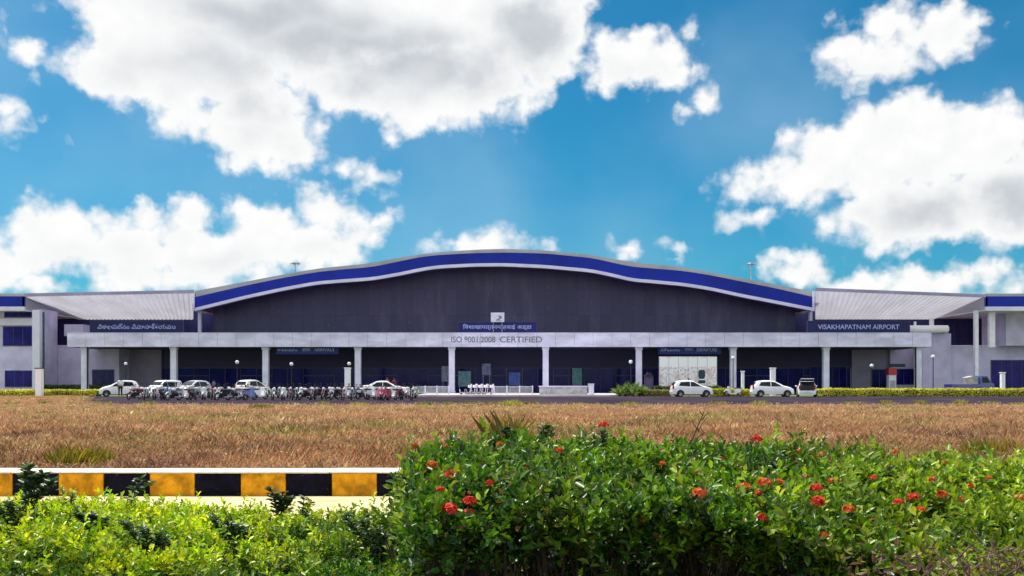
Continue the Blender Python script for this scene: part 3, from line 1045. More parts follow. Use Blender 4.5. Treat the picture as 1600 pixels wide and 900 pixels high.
grass_m = leaf_mat('dry_grass_blade', 0.45, 0.75, 0.1, 1.0, (1.15, 1.15, 1.1))
X_, D_ = [], []
for n, d0, d1 in ((46000, 12.95, 18.0), (34000, 18.0, 27.0), (20000, 27.0, 40.0), (12000, 40.0, 54.5)):
    x, d = grass_patch(n, d0, d1, 1.15, 0, 0, 0)
    X_.append(x)
    D_.append(d)
d = rng.uniform(54.5, 96.0, 9000)
X_.append(np.interp(d, [52.5, 96], [-22.5, -41.5]) - 26 * rng.random(9000) ** 1.2 + rng.normal(0, 0.6, 9000))
D_.append(d)
gx, gd_ = np.concatenate(X_), np.concatenate(D_)
keep = lump(gx * 0.8, gd_ * 0.7, 1.0, 1.0) > -0.75 + 0.5 * rng.random(len(gx)) - 0.3
gx, gd_ = gx[keep], gd_[keep]
gh = (0.17 + 0.11 * lump(gx * 0.5, gd_ * 0.4, 1.0, 3.0)) * (0.7 + 0.6 * rng.random(len(gx)))
gh *= np.interp(gd_, [12.9, 13.6, 15, 40, 49, 56], [0.35, 0.75, 1.0, 0.9, 0.75, 0.65])
gbw = np.interp(gd_, [13, 20, 30, 50], [0.0038, 0.0065, 0.011, 0.020]) * (0.7 + 0.6 * rng.random(len(gx)))
tag(blades('dry_grass', gx, gd_, 0.0, gh, gbw, field_color(gx, gd_, len(gx)), grass_m, per=8, spread=0.10, lean=0.55), 'dry reddish brown grass covering the field between kerb and road', 'grass', kind='stuff')

# seed heads and withered broad leaves between the blades
k = 110000
sd_ = np.concatenate([rng.uniform(12.95, 20, k // 2), rng.uniform(20, 54, k // 2)])
sx_ = (rng.random(k) * 2 - 1) * (sd_ * 0.53 + 6.0) * 1.15
sz_ = rng.random(k) ** 0.7 * (0.20 + 0.12 * lump(sx_ * 0.5, sd_ * 0.4, 1.0, 3.0)) * np.interp(sd_, [12.9, 13.6, 15, 54], [0.4, 0.8, 1.05, 0.9])
sL = np.interp(sd_, [13, 20, 54], [0.030, 0.040, 0.085]) * rng.uniform(0.5, 1.4, k)
sc_ = field_color(sx_, sd_, k)
pick = rng.random(k)
sc_ = np.where((pick < 0.25)[:, None], np.array([0.50, 0.30, 0.22]), sc_)
sc_ = np.where((pick > 0.93)[:, None], np.array([0.24, 0.23, 0.08]), sc_)
tag(leaves('dry_weeds', np.stack([sx_, sd_, sz_], 1), rng.normal(0, 1, (k, 3)), rng.normal(0, 1, (k, 3)), sL, sL * 0.45, np.clip(sc_, 0, 0.8), grass_m), 'withered weeds and seed heads mixed into the dry grass field', 'weeds', kind='stuff')

green_blade = leaf_mat('green_blade', 0.35, 0.5, 0.3)


def tuft(name, label, px, py, D, n, h, r, cols, cat='grass tuft', group=None, bw=0.012):
    """a bunch of long blades rooted at the ground where the photo's column px stands at depth D"""
    cx, cz = X(px, D), 0.0
    ang = rng.random(n) * 2 * PI
    rr = r * np.sqrt(rng.random(n))
    x, d = cx + np.cos(ang) * rr, D + np.sin(ang) * rr
    t = thing(name, label, cat, (cx, D, cz), 0, group)
    c = np.array(cols)[rng.integers(0, len(cols), n)]
    blades('blades', x, d, cz, h * (0.6 + 0.5 * rng.random(n)), bw, c, green_blade, lean=0.45, per=6, spread=0.03, parent=t)
    return t


OLV = [(0.30, 0.24, 0.04), (0.36, 0.27, 0.05), (0.22, 0.22, 0.04), (0.40, 0.26, 0.08)]
GRN = [(0.12, 0.15, 0.03), (0.20, 0.20, 0.05), (0.09, 0.13, 0.03), (0.28, 0.22, 0.06)]
tuft('grass_tuft', 'yellowish grass tuft just behind the white kerb top', 122, 0, 14.0, 230, 0.30, 0.42, OLV, bw=0.007)
tuft('grass_tuft', 'tall olive green grass tuft rising behind the flowering hedge', 796, 0, 17.0, 42, 0.70, 0.34, [(0.26, 0.22, 0.07), (0.34, 0.26, 0.10), (0.22, 0.22, 0.06), (0.40, 0.28, 0.12)], bw=0.005)
tuft('grass_tuft', 'yellow green grass tuft at the edge of the field behind the hedge', 1560, 0, 15.5, 100, 0.36, 0.5, OLV)
tuft('grass_tuft', 'small green grass tuft near the road by the motorcycle row', 408, 0, 46.0, 60, 0.30, 0.55, GRN, bw=0.03)
tuft('grass_tuft', 'pale yellow weed tuft at the far edge of the field before the barriers', 799, 0, 50.0, 90, 0.40, 0.5, [(0.50, 0.46, 0.16), (0.36, 0.34, 0.10)], bw=0.04)
for k, px in enumerate((668, 705, 738, 772, 830)):
    tuft('weed_clump', 'low green weed clump along the far edge of the dry field', px, 0, 53.5 + k * 0.3, 70, 0.26, 0.6, [(0.22, 0.24, 0.07), (0.30, 0.26, 0.10), (0.14, 0.17, 0.05)], 'weeds', 'weed clumps at the far edge of the field', bw=0.04)

WD = [(0.26, 0.26, 0.06), (0.34, 0.30, 0.09), (0.16, 0.18, 0.05), (0.42, 0.33, 0.14)]
for k, px in enumerate((20, 70, 118, 160, 232, 330, 505, 560, 905, 985, 1120, 1185, 1330, 1385, 1440, 1500, 1545, 1590)):
    tuft('weed_clump', 'olive weed clump growing at the near edge of the dark asphalt', px, 0, random.uniform(52.5, 60.0), random.randint(45, 80), random.uniform(0.16, 0.34), random.uniform(0.35, 0.6), WD, 'weeds', 'weed clumps at the near road edge', bw=0.03)

# ================================================================== foreground hedges
hedge_leaf = leaf_mat('hedge_leaf', 0.33, 0.36, 0.45)
stem_m = mat('hedge_stem', (0.055, 0.034, 0.028), 0.9, 0.4, 15.0)


def right_top(x, d, smooth=False):
    """height of the top of the flowering hedge above datum (z)"""
    u = (d - 4.85) / 2.95
    px = x / d * F + 800
    crest = np.interp(px, [560, 615, 640, 700, 800, 900, 1000, 1130, 1250, 1330, 1420, 1500, 1620, 1800], [0.02, 0.30, 0.72, 0.79, 0.82, 0.80, 0.81, 0.77, 0.76, 0.73, 0.70, 0.68, 0.64, 0.62])
    drop = np.interp(px, [600, 1200, 1330, 1450, 1620], [0.16, 0.17, 0.26, 0.36, 0.40])
    prof = crest - drop * np.clip((0.62 - u) / 0.62, 0, 1) ** 1.4 - 0.10 * np.clip((u - 0.75) / 0.25, 0, 1)
    if smooth:
        return prof + 0.06
    return prof - 0.075 + 0.17 * np.minimum(lump(x * 1.9, d * 1.7, 1.0, 0.5), 0.25) + 0.10 * np.minimum(lump(x * 4.8, d * 4.3, 1.0, 1.5), 0.3)


def left_top(x, d, smooth=False):
    u = (d - 5.2) / 3.3
    px = x / d * F + 800
    crest = np.interp(px, [-100, 0, 250, 330, 400, 520, 600, 650], [0.29, 0.29, 0.28, 0.23, 0.205, 0.20, 0.20, 0.17])
    prof = crest - 0.05 * np.clip((0.35 - u) / 0.35, 0, 1) ** 1.5 - 0.12 * np.clip((u - 0.8) / 0.2, 0, 1)
    if smooth:
        return prof + 0.06
    return prof - 0.035 + 0.24 * np.minimum(lump(x * 2.6, d * 1.9, 1.0, 5.5), 0.12) + 0.12 * np.minimum(lump(x * 5.6, d * 4.0, 1.0, 2.5), 0.15)


def hedge_leaves(name, topf, n_top, n_front, xr, dr, zbase, pal, leafL, per, parent, holes=-0.55, pal2=None, split=None, frontpal=None, edge=None, gap=0.0, young=0.0, cut=0.4, nback=1500):
    """shoots carrying opposite leaves, thickest near the top surface and the front face"""
    d = dr[0] + (dr[1] - dr[0]) * rng.random(n_top)
    x = xr[0](d) + (xr[1](d) - xr[0](d)) * rng.random(n_top)
    zt = topf(x, d)
    depth = rng.exponential(0.055, n_top) - (rng.random(n_top) < 0.07) * rng.uniform(0.02, 0.12, n_top)
    x = x + rng.normal(0, 0.035, n_top)
    z = np.maximum(zt - depth, zbase + 0.05 * rng.random(n_top))
    g = lump(x * 2.3, d * 2.3, 1.0, 7.7)
    k = g > holes + 0.25 * rng.random(n_top) - 0.12
    x, d, z, zt = x[k], d[k], z[k], zt[k]
    up = np.stack([rng.normal(0, 0.45, len(x)), rng.normal(-0.18, 0.45, len(x)), np.full(len(x), 1.0)], 1)
    # front face
    fd = dr[0] + rng.exponential(0.07, n_front) - 0.03
    fx = xr[0](fd) + (xr[1](fd) - xr[0](fd)) * rng.random(n_front)
    ft = topf(fx, np.maximum(fd, dr[0]))
    fz = zbase + (ft - zbase) * rng.random(n_front) ** 0.75
    fd = fd + 0.06 * lump(fx * 3, fz * 5, 1.0, 3.3) + 1.4 * np.clip((ft - fz) / np.maximum(0.1, ft - zbase), 0, 1)
    hrel = (fz - zbase) / np.maximum(0.1, ft - zbase)
    kf = rng.random(n_front) < np.clip((hrel - (cut(fx, fd) if callable(cut) else cut)) * 4.0, 0.08, 1)
    fx, fd, fz, ft = fx[kf], fd[kf], fz[kf], ft[kf]
    n_front = len(fx)
    fu = np.stack([rng.normal(0, 0.5, n_front), rng.normal(-0.75, 0.35, n_front), rng.normal(0.5, 0.4, n_front)], 1)
    sx, sd, sz = np.concatenate([x, fx]), np.concatenate([d, fd]), np.concatenate([z, fz])
    su = unit(np.concatenate([up, fu]))
    # the far face, leafy down to the soil
    bd = dr[1] - 0.15 - rng.exponential(0.25, nback)
    bx = xr[0](bd) + (xr[1](bd) - xr[0](bd)) * rng.random(nback)
    bz = zbase - 0.08 + (topf(bx, bd) - zbase) * rng.random(nback)
    sx, sd, sz = np.concatenate([sx, bx]), np.concatenate([sd, bd]), np.concatenate([sz, bz])
    su = np.concatenate([su, unit(np.stack([rng.normal(0, 0.5, nback), rng.normal(0.8, 0.4, nback), rng.normal(0.5, 0.4, nback)], 1))])
    front = np.concatenate([np.zeros(len(x), bool), np.ones(n_front + nback, bool)])
    if edge is not None:
        kk = edge(sx, sd)
        sx, sd, sz, su, front = sx[kk], sd[kk], sz[kk], su[kk], front[kk]
    n = len(sx)
    N = n * per
    j = np.tile(np.arange(per), n)
    S = np.repeat(np.stack([sx, sd, sz], 1), per, 0)
    U = np.repeat(su, per, 0)
    rnd = unit(rng.normal(0, 1, (n, 3)))
    A = np.repeat(unit(np.cross(su, rnd)), per, 0)
    B = np.cross(U, A)
    th = j * 2.4 + np.repeat(rng.random(n) * 6.28, per)
    out = A * np.cos(th)[:, None] + B * np.sin(th)[:, None]
    t = (j + 0.5) / per
    base = S + U * ((t - 0.6) * leafL * 1.9)[:, None]
    dirn = unit(out * (1.0 - 0.55 * t)[:, None] + U * (0.25 + 0.75 * t)[:, None] + rng.normal(0, 0.18, (N, 3)))
    nrm = unit(U * 1.0 - out * 0.3 + rng.normal(0, 0.2, (N, 3)))
    L = leafL * (0.65 + 0.6 * rng.random(N)) * (1.05 - 0.35 * t)
    pal = np.array(pal)
    ci = rng.integers(0, len(pal), n)
    col = pal[ci]
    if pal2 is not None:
        w = split(sx, sd) + np.clip((topf(sx, sd, True) - sz - 0.05) * gap, -0.3, 1.5)   # young shoots on top; dark old leaves lower down also paint the gap shade
        w = w + np.clip((sz - topf(sx, sd, True) + 0.10) * young, 0, 0.75) * rng.random(n)  # new leaves paler; sunlit crest also put into the leaf colour
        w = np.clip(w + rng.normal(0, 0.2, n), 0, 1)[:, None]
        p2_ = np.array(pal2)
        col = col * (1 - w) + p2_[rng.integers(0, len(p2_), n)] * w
    patch = 1 + 0.35 * lump(sx * 1.3, sd * 1.3, 1.0, 9.1)
    col = col * patch[:, None]
    tint = np.repeat(col, per, 0) * (0.65 + 0.6 * rng.random((N, 1)))
    young = (t > 0.75)[:, None]
    tint = np.where(young, tint * np.array([1.35, 1.25, 0.9]), tint)
    brown = rng.random(N) < 0.012
    tint[brown] = np.array([0.22, 0.10, 0.04])
    return leaves(name, base, dirn, nrm, L, L * 0.48, np.clip(tint, 0.003, 0.8), hedge_leaf, parent)


def stems(n, topf, xr, dr, zbase, parent, r=0.008):
    for i in range(n):
        d = dr[0] + (dr[1] - dr[0]) * random.random() ** 1.6
        x = xr[0](d) + (xr[1](d) - xr[0](d)) * random.random()
        zt = float(topf(np.array([x]), np.array([d]))[0]) - 0.05
        p = Vector((x, d, zbase))
        m = MB()
        for b in range(random.randint(2, 4)):
            a = random.random() * 6.28
            sp = 0.05 + 0.14 * random.random()
            q1 = p + Vector((math.cos(a) * sp * 0.5, math.sin(a) * sp * 0.5, (zt - zbase) * 0.45))
            q2 = p + Vector((math.cos(a) * sp * 1.4, math.sin(a) * sp * 1.2, (zt - zbase) * (0.8 + 0.2 * random.random())))
            m.tube([p, q1, q2], [r * 1.3, r, r * 0.5], 5)
        m.build('stem', stem_m, parent, smooth=True)


HR = thing('flowering_hedge', 'tall dark green hedge dotted with red flower clusters in front of the field', 'hedge', (2.2, 6.0, -0.2))
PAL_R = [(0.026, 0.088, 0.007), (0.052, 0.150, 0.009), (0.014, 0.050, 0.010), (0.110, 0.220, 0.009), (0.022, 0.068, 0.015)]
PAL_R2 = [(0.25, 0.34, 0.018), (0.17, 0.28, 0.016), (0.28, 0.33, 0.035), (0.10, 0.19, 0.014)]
xrR = (lambda d: X(610, d) + 0.10 * np.sin(d * 9.0), lambda d: X(1800, d) + 0 * d)
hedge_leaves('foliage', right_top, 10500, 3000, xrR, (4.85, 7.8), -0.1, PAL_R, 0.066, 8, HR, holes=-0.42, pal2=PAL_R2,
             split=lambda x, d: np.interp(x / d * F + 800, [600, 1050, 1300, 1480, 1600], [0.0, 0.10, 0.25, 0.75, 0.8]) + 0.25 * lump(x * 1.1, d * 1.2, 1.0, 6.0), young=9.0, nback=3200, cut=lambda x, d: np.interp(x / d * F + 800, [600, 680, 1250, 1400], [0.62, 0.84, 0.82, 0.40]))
stems(96, right_top, xrR, (5.1, 7.5), -0.2, HR, 0.006)

HL = thing('clipped_hedge', 'low bright yellow green hedge in front of the striped kerb', 'hedge', (-2.3, 6.5, -0.2))
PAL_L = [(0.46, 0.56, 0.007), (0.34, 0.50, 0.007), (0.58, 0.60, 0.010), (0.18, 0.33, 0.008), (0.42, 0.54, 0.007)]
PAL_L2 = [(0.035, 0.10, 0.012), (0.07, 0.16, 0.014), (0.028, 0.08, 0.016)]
xrL = (lambda d: X(-160, d) + 0 * d, lambda d: X(628, d) + 0.08 * np.sin(d * 8.0))
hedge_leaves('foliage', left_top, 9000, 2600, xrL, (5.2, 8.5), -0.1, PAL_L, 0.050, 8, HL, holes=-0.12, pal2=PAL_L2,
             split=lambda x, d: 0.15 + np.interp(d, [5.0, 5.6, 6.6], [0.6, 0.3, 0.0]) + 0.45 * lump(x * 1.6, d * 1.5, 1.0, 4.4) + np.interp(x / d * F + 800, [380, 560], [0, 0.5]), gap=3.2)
stems(96, left_top, xrL, (5.4, 8.2), -0.2, HL, 0.005)


def surface_hit(px, py, topf, d0=4.3, d1=8.6):
    for d in np.linspace(d0, d1, 400):
        z = Z(py, d)
        if z <= float(topf(np.array([X(px, d)]), np.array([d]))[0]):
            return X(px, d), d, z
    d = d1 - 0.8
    return X(px, d), d, Z(py, d)


# red ixora-like flower heads: a dome of small four-petalled florets
flower_m = leaf_mat('flower_petal', 0.30, 0.5, 0.3, 0.8)
FL = [(678, 722, 1.0, 1), (708, 738, 1.0, 0), (766, 750, .8, 0), (736, 778, 1.2, 0), (705, 790, 1.1, 0), (733, 796, .9, 0), (941, 661, 1.1, 0), (872, 700, .7, 0), (650, 693, .6, 0),
      (1076, 733, .9, 0), (1085, 766, 1.0, 1), (1165, 740, .9, 0), (1155, 758, 1.0, 1), (1185, 750, 1.2, 1), (1208, 748, .8, 1), (1232, 747, .9, 0), (1264, 758, 1.4, 0), (1266, 779, 1.4, 0),
      (1182, 803, 1.0, 0), (1176, 683, 1.0, 0), (1275, 709, 1.0, 0), (1313, 790, 1.0, 1), (1413, 772, 1.2, 0), (1390, 779, .8, 0), (1458, 768, 1.1, 1), (1446, 745, .7, 0),
      (1490, 774, .8, 1), (1579, 774, 1.2, 0), (1390, 702, .7, 1), (1460, 719, .7, 1), (1292, 747, .8, 1), (782, 690, .7, 1), (700, 694, .6, 1), (1500, 755, .7, 1), (1275, 830, .8, 0), (1030, 720, .6, 1), (1120, 712, .6, 0), (1218, 762, .8, 0), (1352, 742, .6, 1), (1530, 742, .6, 1), (1248, 742, .8, 1), (1175, 765, .7, 0), (1425, 790, .7, 1), (690, 760, .7, 0), (820, 720, .5, 1), (1340, 705, .5, 1), (1240, 700, .5, 1)]
for (px, py, s, hue) in FL:
    x, d, z = surface_hit(px, py + 6, right_top)
    d -= 0.05
    n = 34
    a, q = rng.random(n) * 2 * PI, rng.random(n)
    ph = np.arccos(1 - 1.15 * q)
    d -= 0.08
    s = min(s, 1.15) * random.uniform(0.62, 0.9)
    R = 0.037 * s * (d / 5.5)
    dirn = np.stack([np.sin(ph) * np.cos(a), np.sin(ph) * np.sin(a), np.cos(ph)], 1)
    c = np.array([x, d, z + 0.015]) + dirn * R * np.array([1, 1, 0.75]) * rng.uniform(0.7, 1.25, (n, 1))
    b, dd, nn = [], [], []
    tng = unit(np.cross(dirn, np.array([0.31, 0.2, 0.9])))
    tn2 = np.cross(dirn, tng)
    for k in range(4):
        v = tng * math.cos(k * PI / 2) + tn2 * math.sin(k * PI / 2)
        b.append(c)
        dd.append(v + dirn * 0.35)
        nn.append(dirn)
    b, dd, nn = np.concatenate(b), np.concatenate(dd), np.concatenate(nn)
    base = np.array([(0.58, 0.030, 0.012), (0.60, 0.11, 0.020)][hue])
    ti = np.tile(base, (len(b), 1)) * (0.6 + 0.6 * rng.random((len(b), 1)))
    leaves('flower_head', b, dd, nn, np.full(len(b), 0.019 * s), np.full(len(b), 0.016 * s), ti, flower_m, HR, fold=0.05)
    if py < 705:
        zt = float(right_top(np.array([x]), np.array([d]))[0])
        if z > zt - 0.03:
            MB().tube([(x, d, min(z - 0.2, zt - 0.12)), (x + 0.01, d, z)], 0.004, 5).build('flower_stalk', stem_m, HR)


def shoot_plant(name, label, px, py_base, py_top, D, lean, n_leaf, L, pal, cat='shrub', group=None, branches=2, r=0.007):
    """a leggy young plant: stems with leaves up their length"""
    x0, z0, z1 = X(px, D), Z(py_base, D), Z(py_top, D)
    t = thing(name, label, cat, (x0, D, -0.2), 0, group)
    m = MB()
    bs, ds, ns, ti = [], [], [], []
    for b in range(branches):
        a = lean + (b - (branches - 1) / 2) * 0.28
        h = (z1 - z0) * (1 - 0.18 * b)
        pts = [Vector((x0, D, -0.2)), Vector((x0 + 0.01 * b, D + 0.02 * b, z0)), Vector((x0 + a * h * 0.5, D - 0.02 + 0.05 * b, z0 + h * 0.55)), Vector((x0 + a * h * 1.05, D - 0.03 + 0.08 * b, z0 + h))]
        m.tube(pts, [r * 1.4, r, r * 0.8, r * 0.4], 6)
        for i in range(n_leaf):
            f = random.random() ** 0.7
            p = pts[1].lerp(pts[2], f * 2) if f < 0.5 else pts[2].lerp(pts[3], f * 2 - 1)
            ang = random.random() * 6.28
            dv = Vector((math.cos(ang), math.sin(ang), 0.15 + 0.6 * random.random()))
            bs.append(p[:])
            ds.append(dv[:])
            ns.append((random.gauss(0, 0.3), random.gauss(-0.2, 0.3), 1))
            cc = random.choice(pal)
            ti.append([v * random.uniform(0.6, 1.2) for v in cc])
    m.build('stem', stem_m, t, smooth=True)
    k = len(bs)
    if k:
        LL = L * (0.7 + 0.5 * rng.random(k))
        leaves('foliage', np.array(bs), np.array(ds), np.array(ns), LL, LL * 0.42, np.array(ti), hedge_leaf, t)
    return t


DK = [(0.035, 0.075, 0.03), (0.05, 0.095, 0.035), (0.03, 0.06, 0.025), (0.075, 0.12, 0.045)]
for (qx, b_, t_, dd_, lab) in ((150, 850, 795, 6.3, 'low dark bushy weed inside the yellow green hedge under the tall leafy shoot'), (235, 880, 815, 5.9, 'dark bushy weed inside the yellow green hedge nearest the camera'),
                              (585, 880, 800, 6.0, 'broad dark bushy weed between the clipped hedge and the flowering hedge'), (365, 860, 806, 6.2, 'dark bushy weed in the middle of the clipped hedge'), (20, 830, 778, 6.6, 'dark bushy weed at the outer end of the clipped hedge')):
    shoot_plant('bushy_weed', lab, qx, b_, t_, dd_, 0.0, 70, 0.050, DK, 'weed', branches=5, r=0.005)
shoot_plant('leafy_shoot', 'tall dark leafy shoot covering a black block of the striped kerb', 40, 800, 728, 7.6, 0.35, 75, 0.075, DK, branches=3)
shoot_plant('leafy_shoot', 'dark leafy shoot leaning across the second black kerb block', 190, 800, 746, 7.5, 0.75, 34, 0.060, DK, branches=2)
shoot_plant('leafy_shoot', 'bushy dark shoot standing before the black kerb block nearest the flowering hedge', 437, 815, 762, 7.4, 0.05, 60, 0.060, DK, branches=3)
shoot_plant('leafy_shoot', 'short green shoot at the hedge top below a yellow kerb block', 108, 800, 764, 7.7, -0.1, 30, 0.050, [(0.12, 0.17, 0.04), (0.2, 0.2, 0.05)], branches=2)
shoot_plant('leafy_shoot', 'thin shoot beside the bushy dark one, before the pale path', 472, 815, 776, 7.4, 0.25, 26, 0.050, DK, branches=2)
shoot_plant('leafy_shoot', 'dark leafy shoot rising above the flowering hedge in front of the tall grass tuft', 800, 705, 668, 7.0, 0.1, 44, 0.062, DK + [(0.08, 0.14, 0.03)], branches=4)
shoot_plant('leafy_shoot', 'curved leafy shoot rising above the hedge beside the tall grass tuft', 835, 705, 664, 7.0, 0.55, 40, 0.055, DK + [(0.12, 0.18, 0.03)], branches=2)
shoot_plant('leafy_shoot', 'short leafy shoot under the lone high red flower', 941, 705, 672, 6.9, 0.05, 26, 0.055, DK + [(0.08, 0.14, 0.03)], branches=2)
tw = thing('dry_twig', 'bare dry forked twig standing above the hedge against the brown grass', 'twig', (X(1075, 7.1), 7.1, 0.5))
m = MB()
b0 = Vector((X(1072, 7.1), 7.1, 0.6))
tip = Vector((X(1103, 7.1), 7.1, Z(636, 7.1)))
mid = b0.lerp(tip, 0.5) + Vector((-0.02, 0, 0.0))
m.tube([b0, Vector((X(1078, 7.1), 7.1, Z(692, 7.1))), mid, tip], [0.008, 0.007, 0.005, 0.002], 6)
for f, dx, dz in ((0.35, -0.06, 0.05), (0.45, 0.07, 0.06), (0.6, 0.06, 0.10), (0.62, -0.05, 0.07), (0.78, 0.05, 0.06), (0.85, -0.03, 0.05)):
    p = b0.lerp(tip, f)
    m.tube([p, p + Vector((dx * 0.6, 0.01, dz * 0.6)), p + Vector((dx, -0.02, dz))], [0.004, 0.003, 0.0015], 5)
m.build('branches', stem_m, tw, smooth=True)

# bare soil and dead twigs under the hedges
p = MB()
p.box(-40, 40, 3.0, 9.3, -0.23, -0.19)
tag(p.build('soil_bed', mat('bed_soil', (0.022, 0.015, 0.016), 0.95, 0.4, 4.0, bump=0.6)), 'dark bare soil of the planting bed under the hedges', kind='structure')
bt = thing('dead_brush', 'tangle of dry purplish brown twigs at the foot of the hedge', 'brush', (X(1480, 4.4), 4.4, -0.19))
m = MB()
for i in range(420):
    px = random.uniform(1330, 1640)
    d = random.uniform(4.15, 4.75)
    zz = -0.19 + random.random() * 0.62 * min(1, (px - 1300) / 180)
    p0_ = Vector((X(px, d), d, zz))
    v = Vector((random.gauss(0, 1), random.gauss(0, 0.5), random.gauss(0.3, 0.6))).normalized()
    L = random.uniform(0.06, 0.2)
    p1_ = p0_ + v * L * 0.5
    p2_ = p1_ + (v + Vector((random.gauss(0, .4), random.gauss(0, .3), random.gauss(0, .4)))).normalized() * L * 0.5
    m.tube([p0_, p1_, p2_], [0.0045, 0.0032, 0.0018], 4)
m.build('twigs', mat('dead_twig', (0.16, 0.085, 0.075), 0.9, 0.4, 12.0), bt)
k = 900
px = rng.uniform(1310, 1640, k)
d = rng.uniform(4.2, 4.8, k)
zz = -0.15 + rng.random(k) * 0.60
ti = np.array([(0.10, 0.045, 0.05), (0.16, 0.08, 0.05), (0.18, 0.17, 0.03), (0.07, 0.04, 0.05)])[rng.integers(0, 4, k)]
leaves('dead_leaves', np.stack([px * 0 + (px - 800) / F * d, d, zz], 1), rng.normal(0, 1, (k, 3)), rng.normal(0, 1, (k, 3)), rng.uniform(0.03, 0.06, k), rng.uniform(0.012, 0.022, k), ti, hedge_leaf, bt)

# ================================================================== clipped hedges by the road
def box_hedge(label, px0, px1, D, ztop, depth, pal, n, name='boundary_hedge', group=None, leaf=0.16):
    x0, x1 = X(px0, D), X(px1, D)
    t = thing(name, label, 'hedge', ((x0 + x1) / 2, D + depth / 2, 0), 0, group)
    core = MB().box(x0 + 0.1, x1 - 0.1, D + 0.12, D + depth - 0.12, 0, ztop - 0.14)
    core.build('branches', mat('hedge_core', (0.03, 0.04, 0.012), 0.95, 0.3, 3.0), t)
    x = rng.uniform(x0, x1, n)
    f = rng.random(n)
    top = f > 0.45
    zt = ztop + 0.06 * lump(x * 0.8, x * 0 + D, 1.0, px0) + 0.05 * lump(x * 2.8, x * 0, 1.0, px1)
    d = np.where(top, D + rng.random(n) * depth, D + rng.exponential(0.06, n))
    z = np.where(top, zt - rng.exponential(0.04, n), 0.05 + (zt - 0.05) * rng.random(n))
    u = np.where(top[:, None], np.array([0, -0.2, 1.0]), np.array([0, -1.0, 0.35])) + rng.normal(0, 0.5, (n, 3))
    p_ = np.array(pal)[rng.integers(0, len(pal), n)] * (0.7 + 0.5 * rng.random((n, 1))) * (1 + 0.35 * lump(x * 0.35, x * 0 + px0, 1.0, 1.0))[:, None]
    dv = np.cross(u, rng.normal(0, 1, (n, 3)))
    L = leaf * (0.6 + 0.7 * rng.random(n))
    leaves('foliage', np.stack([x, d, z], 1), dv, u, L, L * 0.5, p_, hedge_leaf, t)
    return t


YEL = [(0.58, 0.54, 0.04), (0.48, 0.48, 0.04), (0.62, 0.54, 0.07), (0.32, 0.36, 0.04)]
GR2 = [(0.06, 0.10, 0.035), (0.08, 0.12, 0.04), (0.05, 0.08, 0.03)]
box_hedge('long yellow green clipped hedge running past the lamp post before the wing', 1279, 1700, 96.6, 0.72, 1.6, YEL, 9000)
box_hedge('yellow green clipped hedge around the white pillar by the wing', -120, 150, 96.6, 0.62, 1.6, YEL, 6000)
box_hedge('short yellow green hedge between the two white hatchbacks', 1112, 1172, 96.6, 0.70, 1.4, YEL, 1600)
box_hedge('dull olive clipped hedge between the spiky plants and the nearest white hatchback', 1006, 1050, 96.6, 0.60, 1.4, [(0.20, 0.19, 0.05), (0.26, 0.22, 0.08)], 1200)
box_hedge('dark green hedge at the foot of the lavender wing wall', 66, 186, 113.5, 1.05, 1.2, GR2, 2500)
box_hedge('dark green hedge under the poster hoarding', 1022, 1126, 104.5, 0.95, 1.0, GR2, 2200)
box_hedge('low dark green hedge by the kiosk', 1376, 1440, 112.0, 0.6, 1.0, GR2, 1000)

# ================================================================== vehicles
def paint(name, c, rough=0.3):
    return mat(name, c, rough, 0.05, 1.5, spec=0.5, clear=0.7)


PAINT_W = paint('white_car_paint', (0.84, 0.85, 0.86))
PAINT_S = paint('silver_car_paint', (0.55, 0.57, 0.62))
PAINT_C = paint('cream_car_paint', (0.80, 0.78, 0.70))


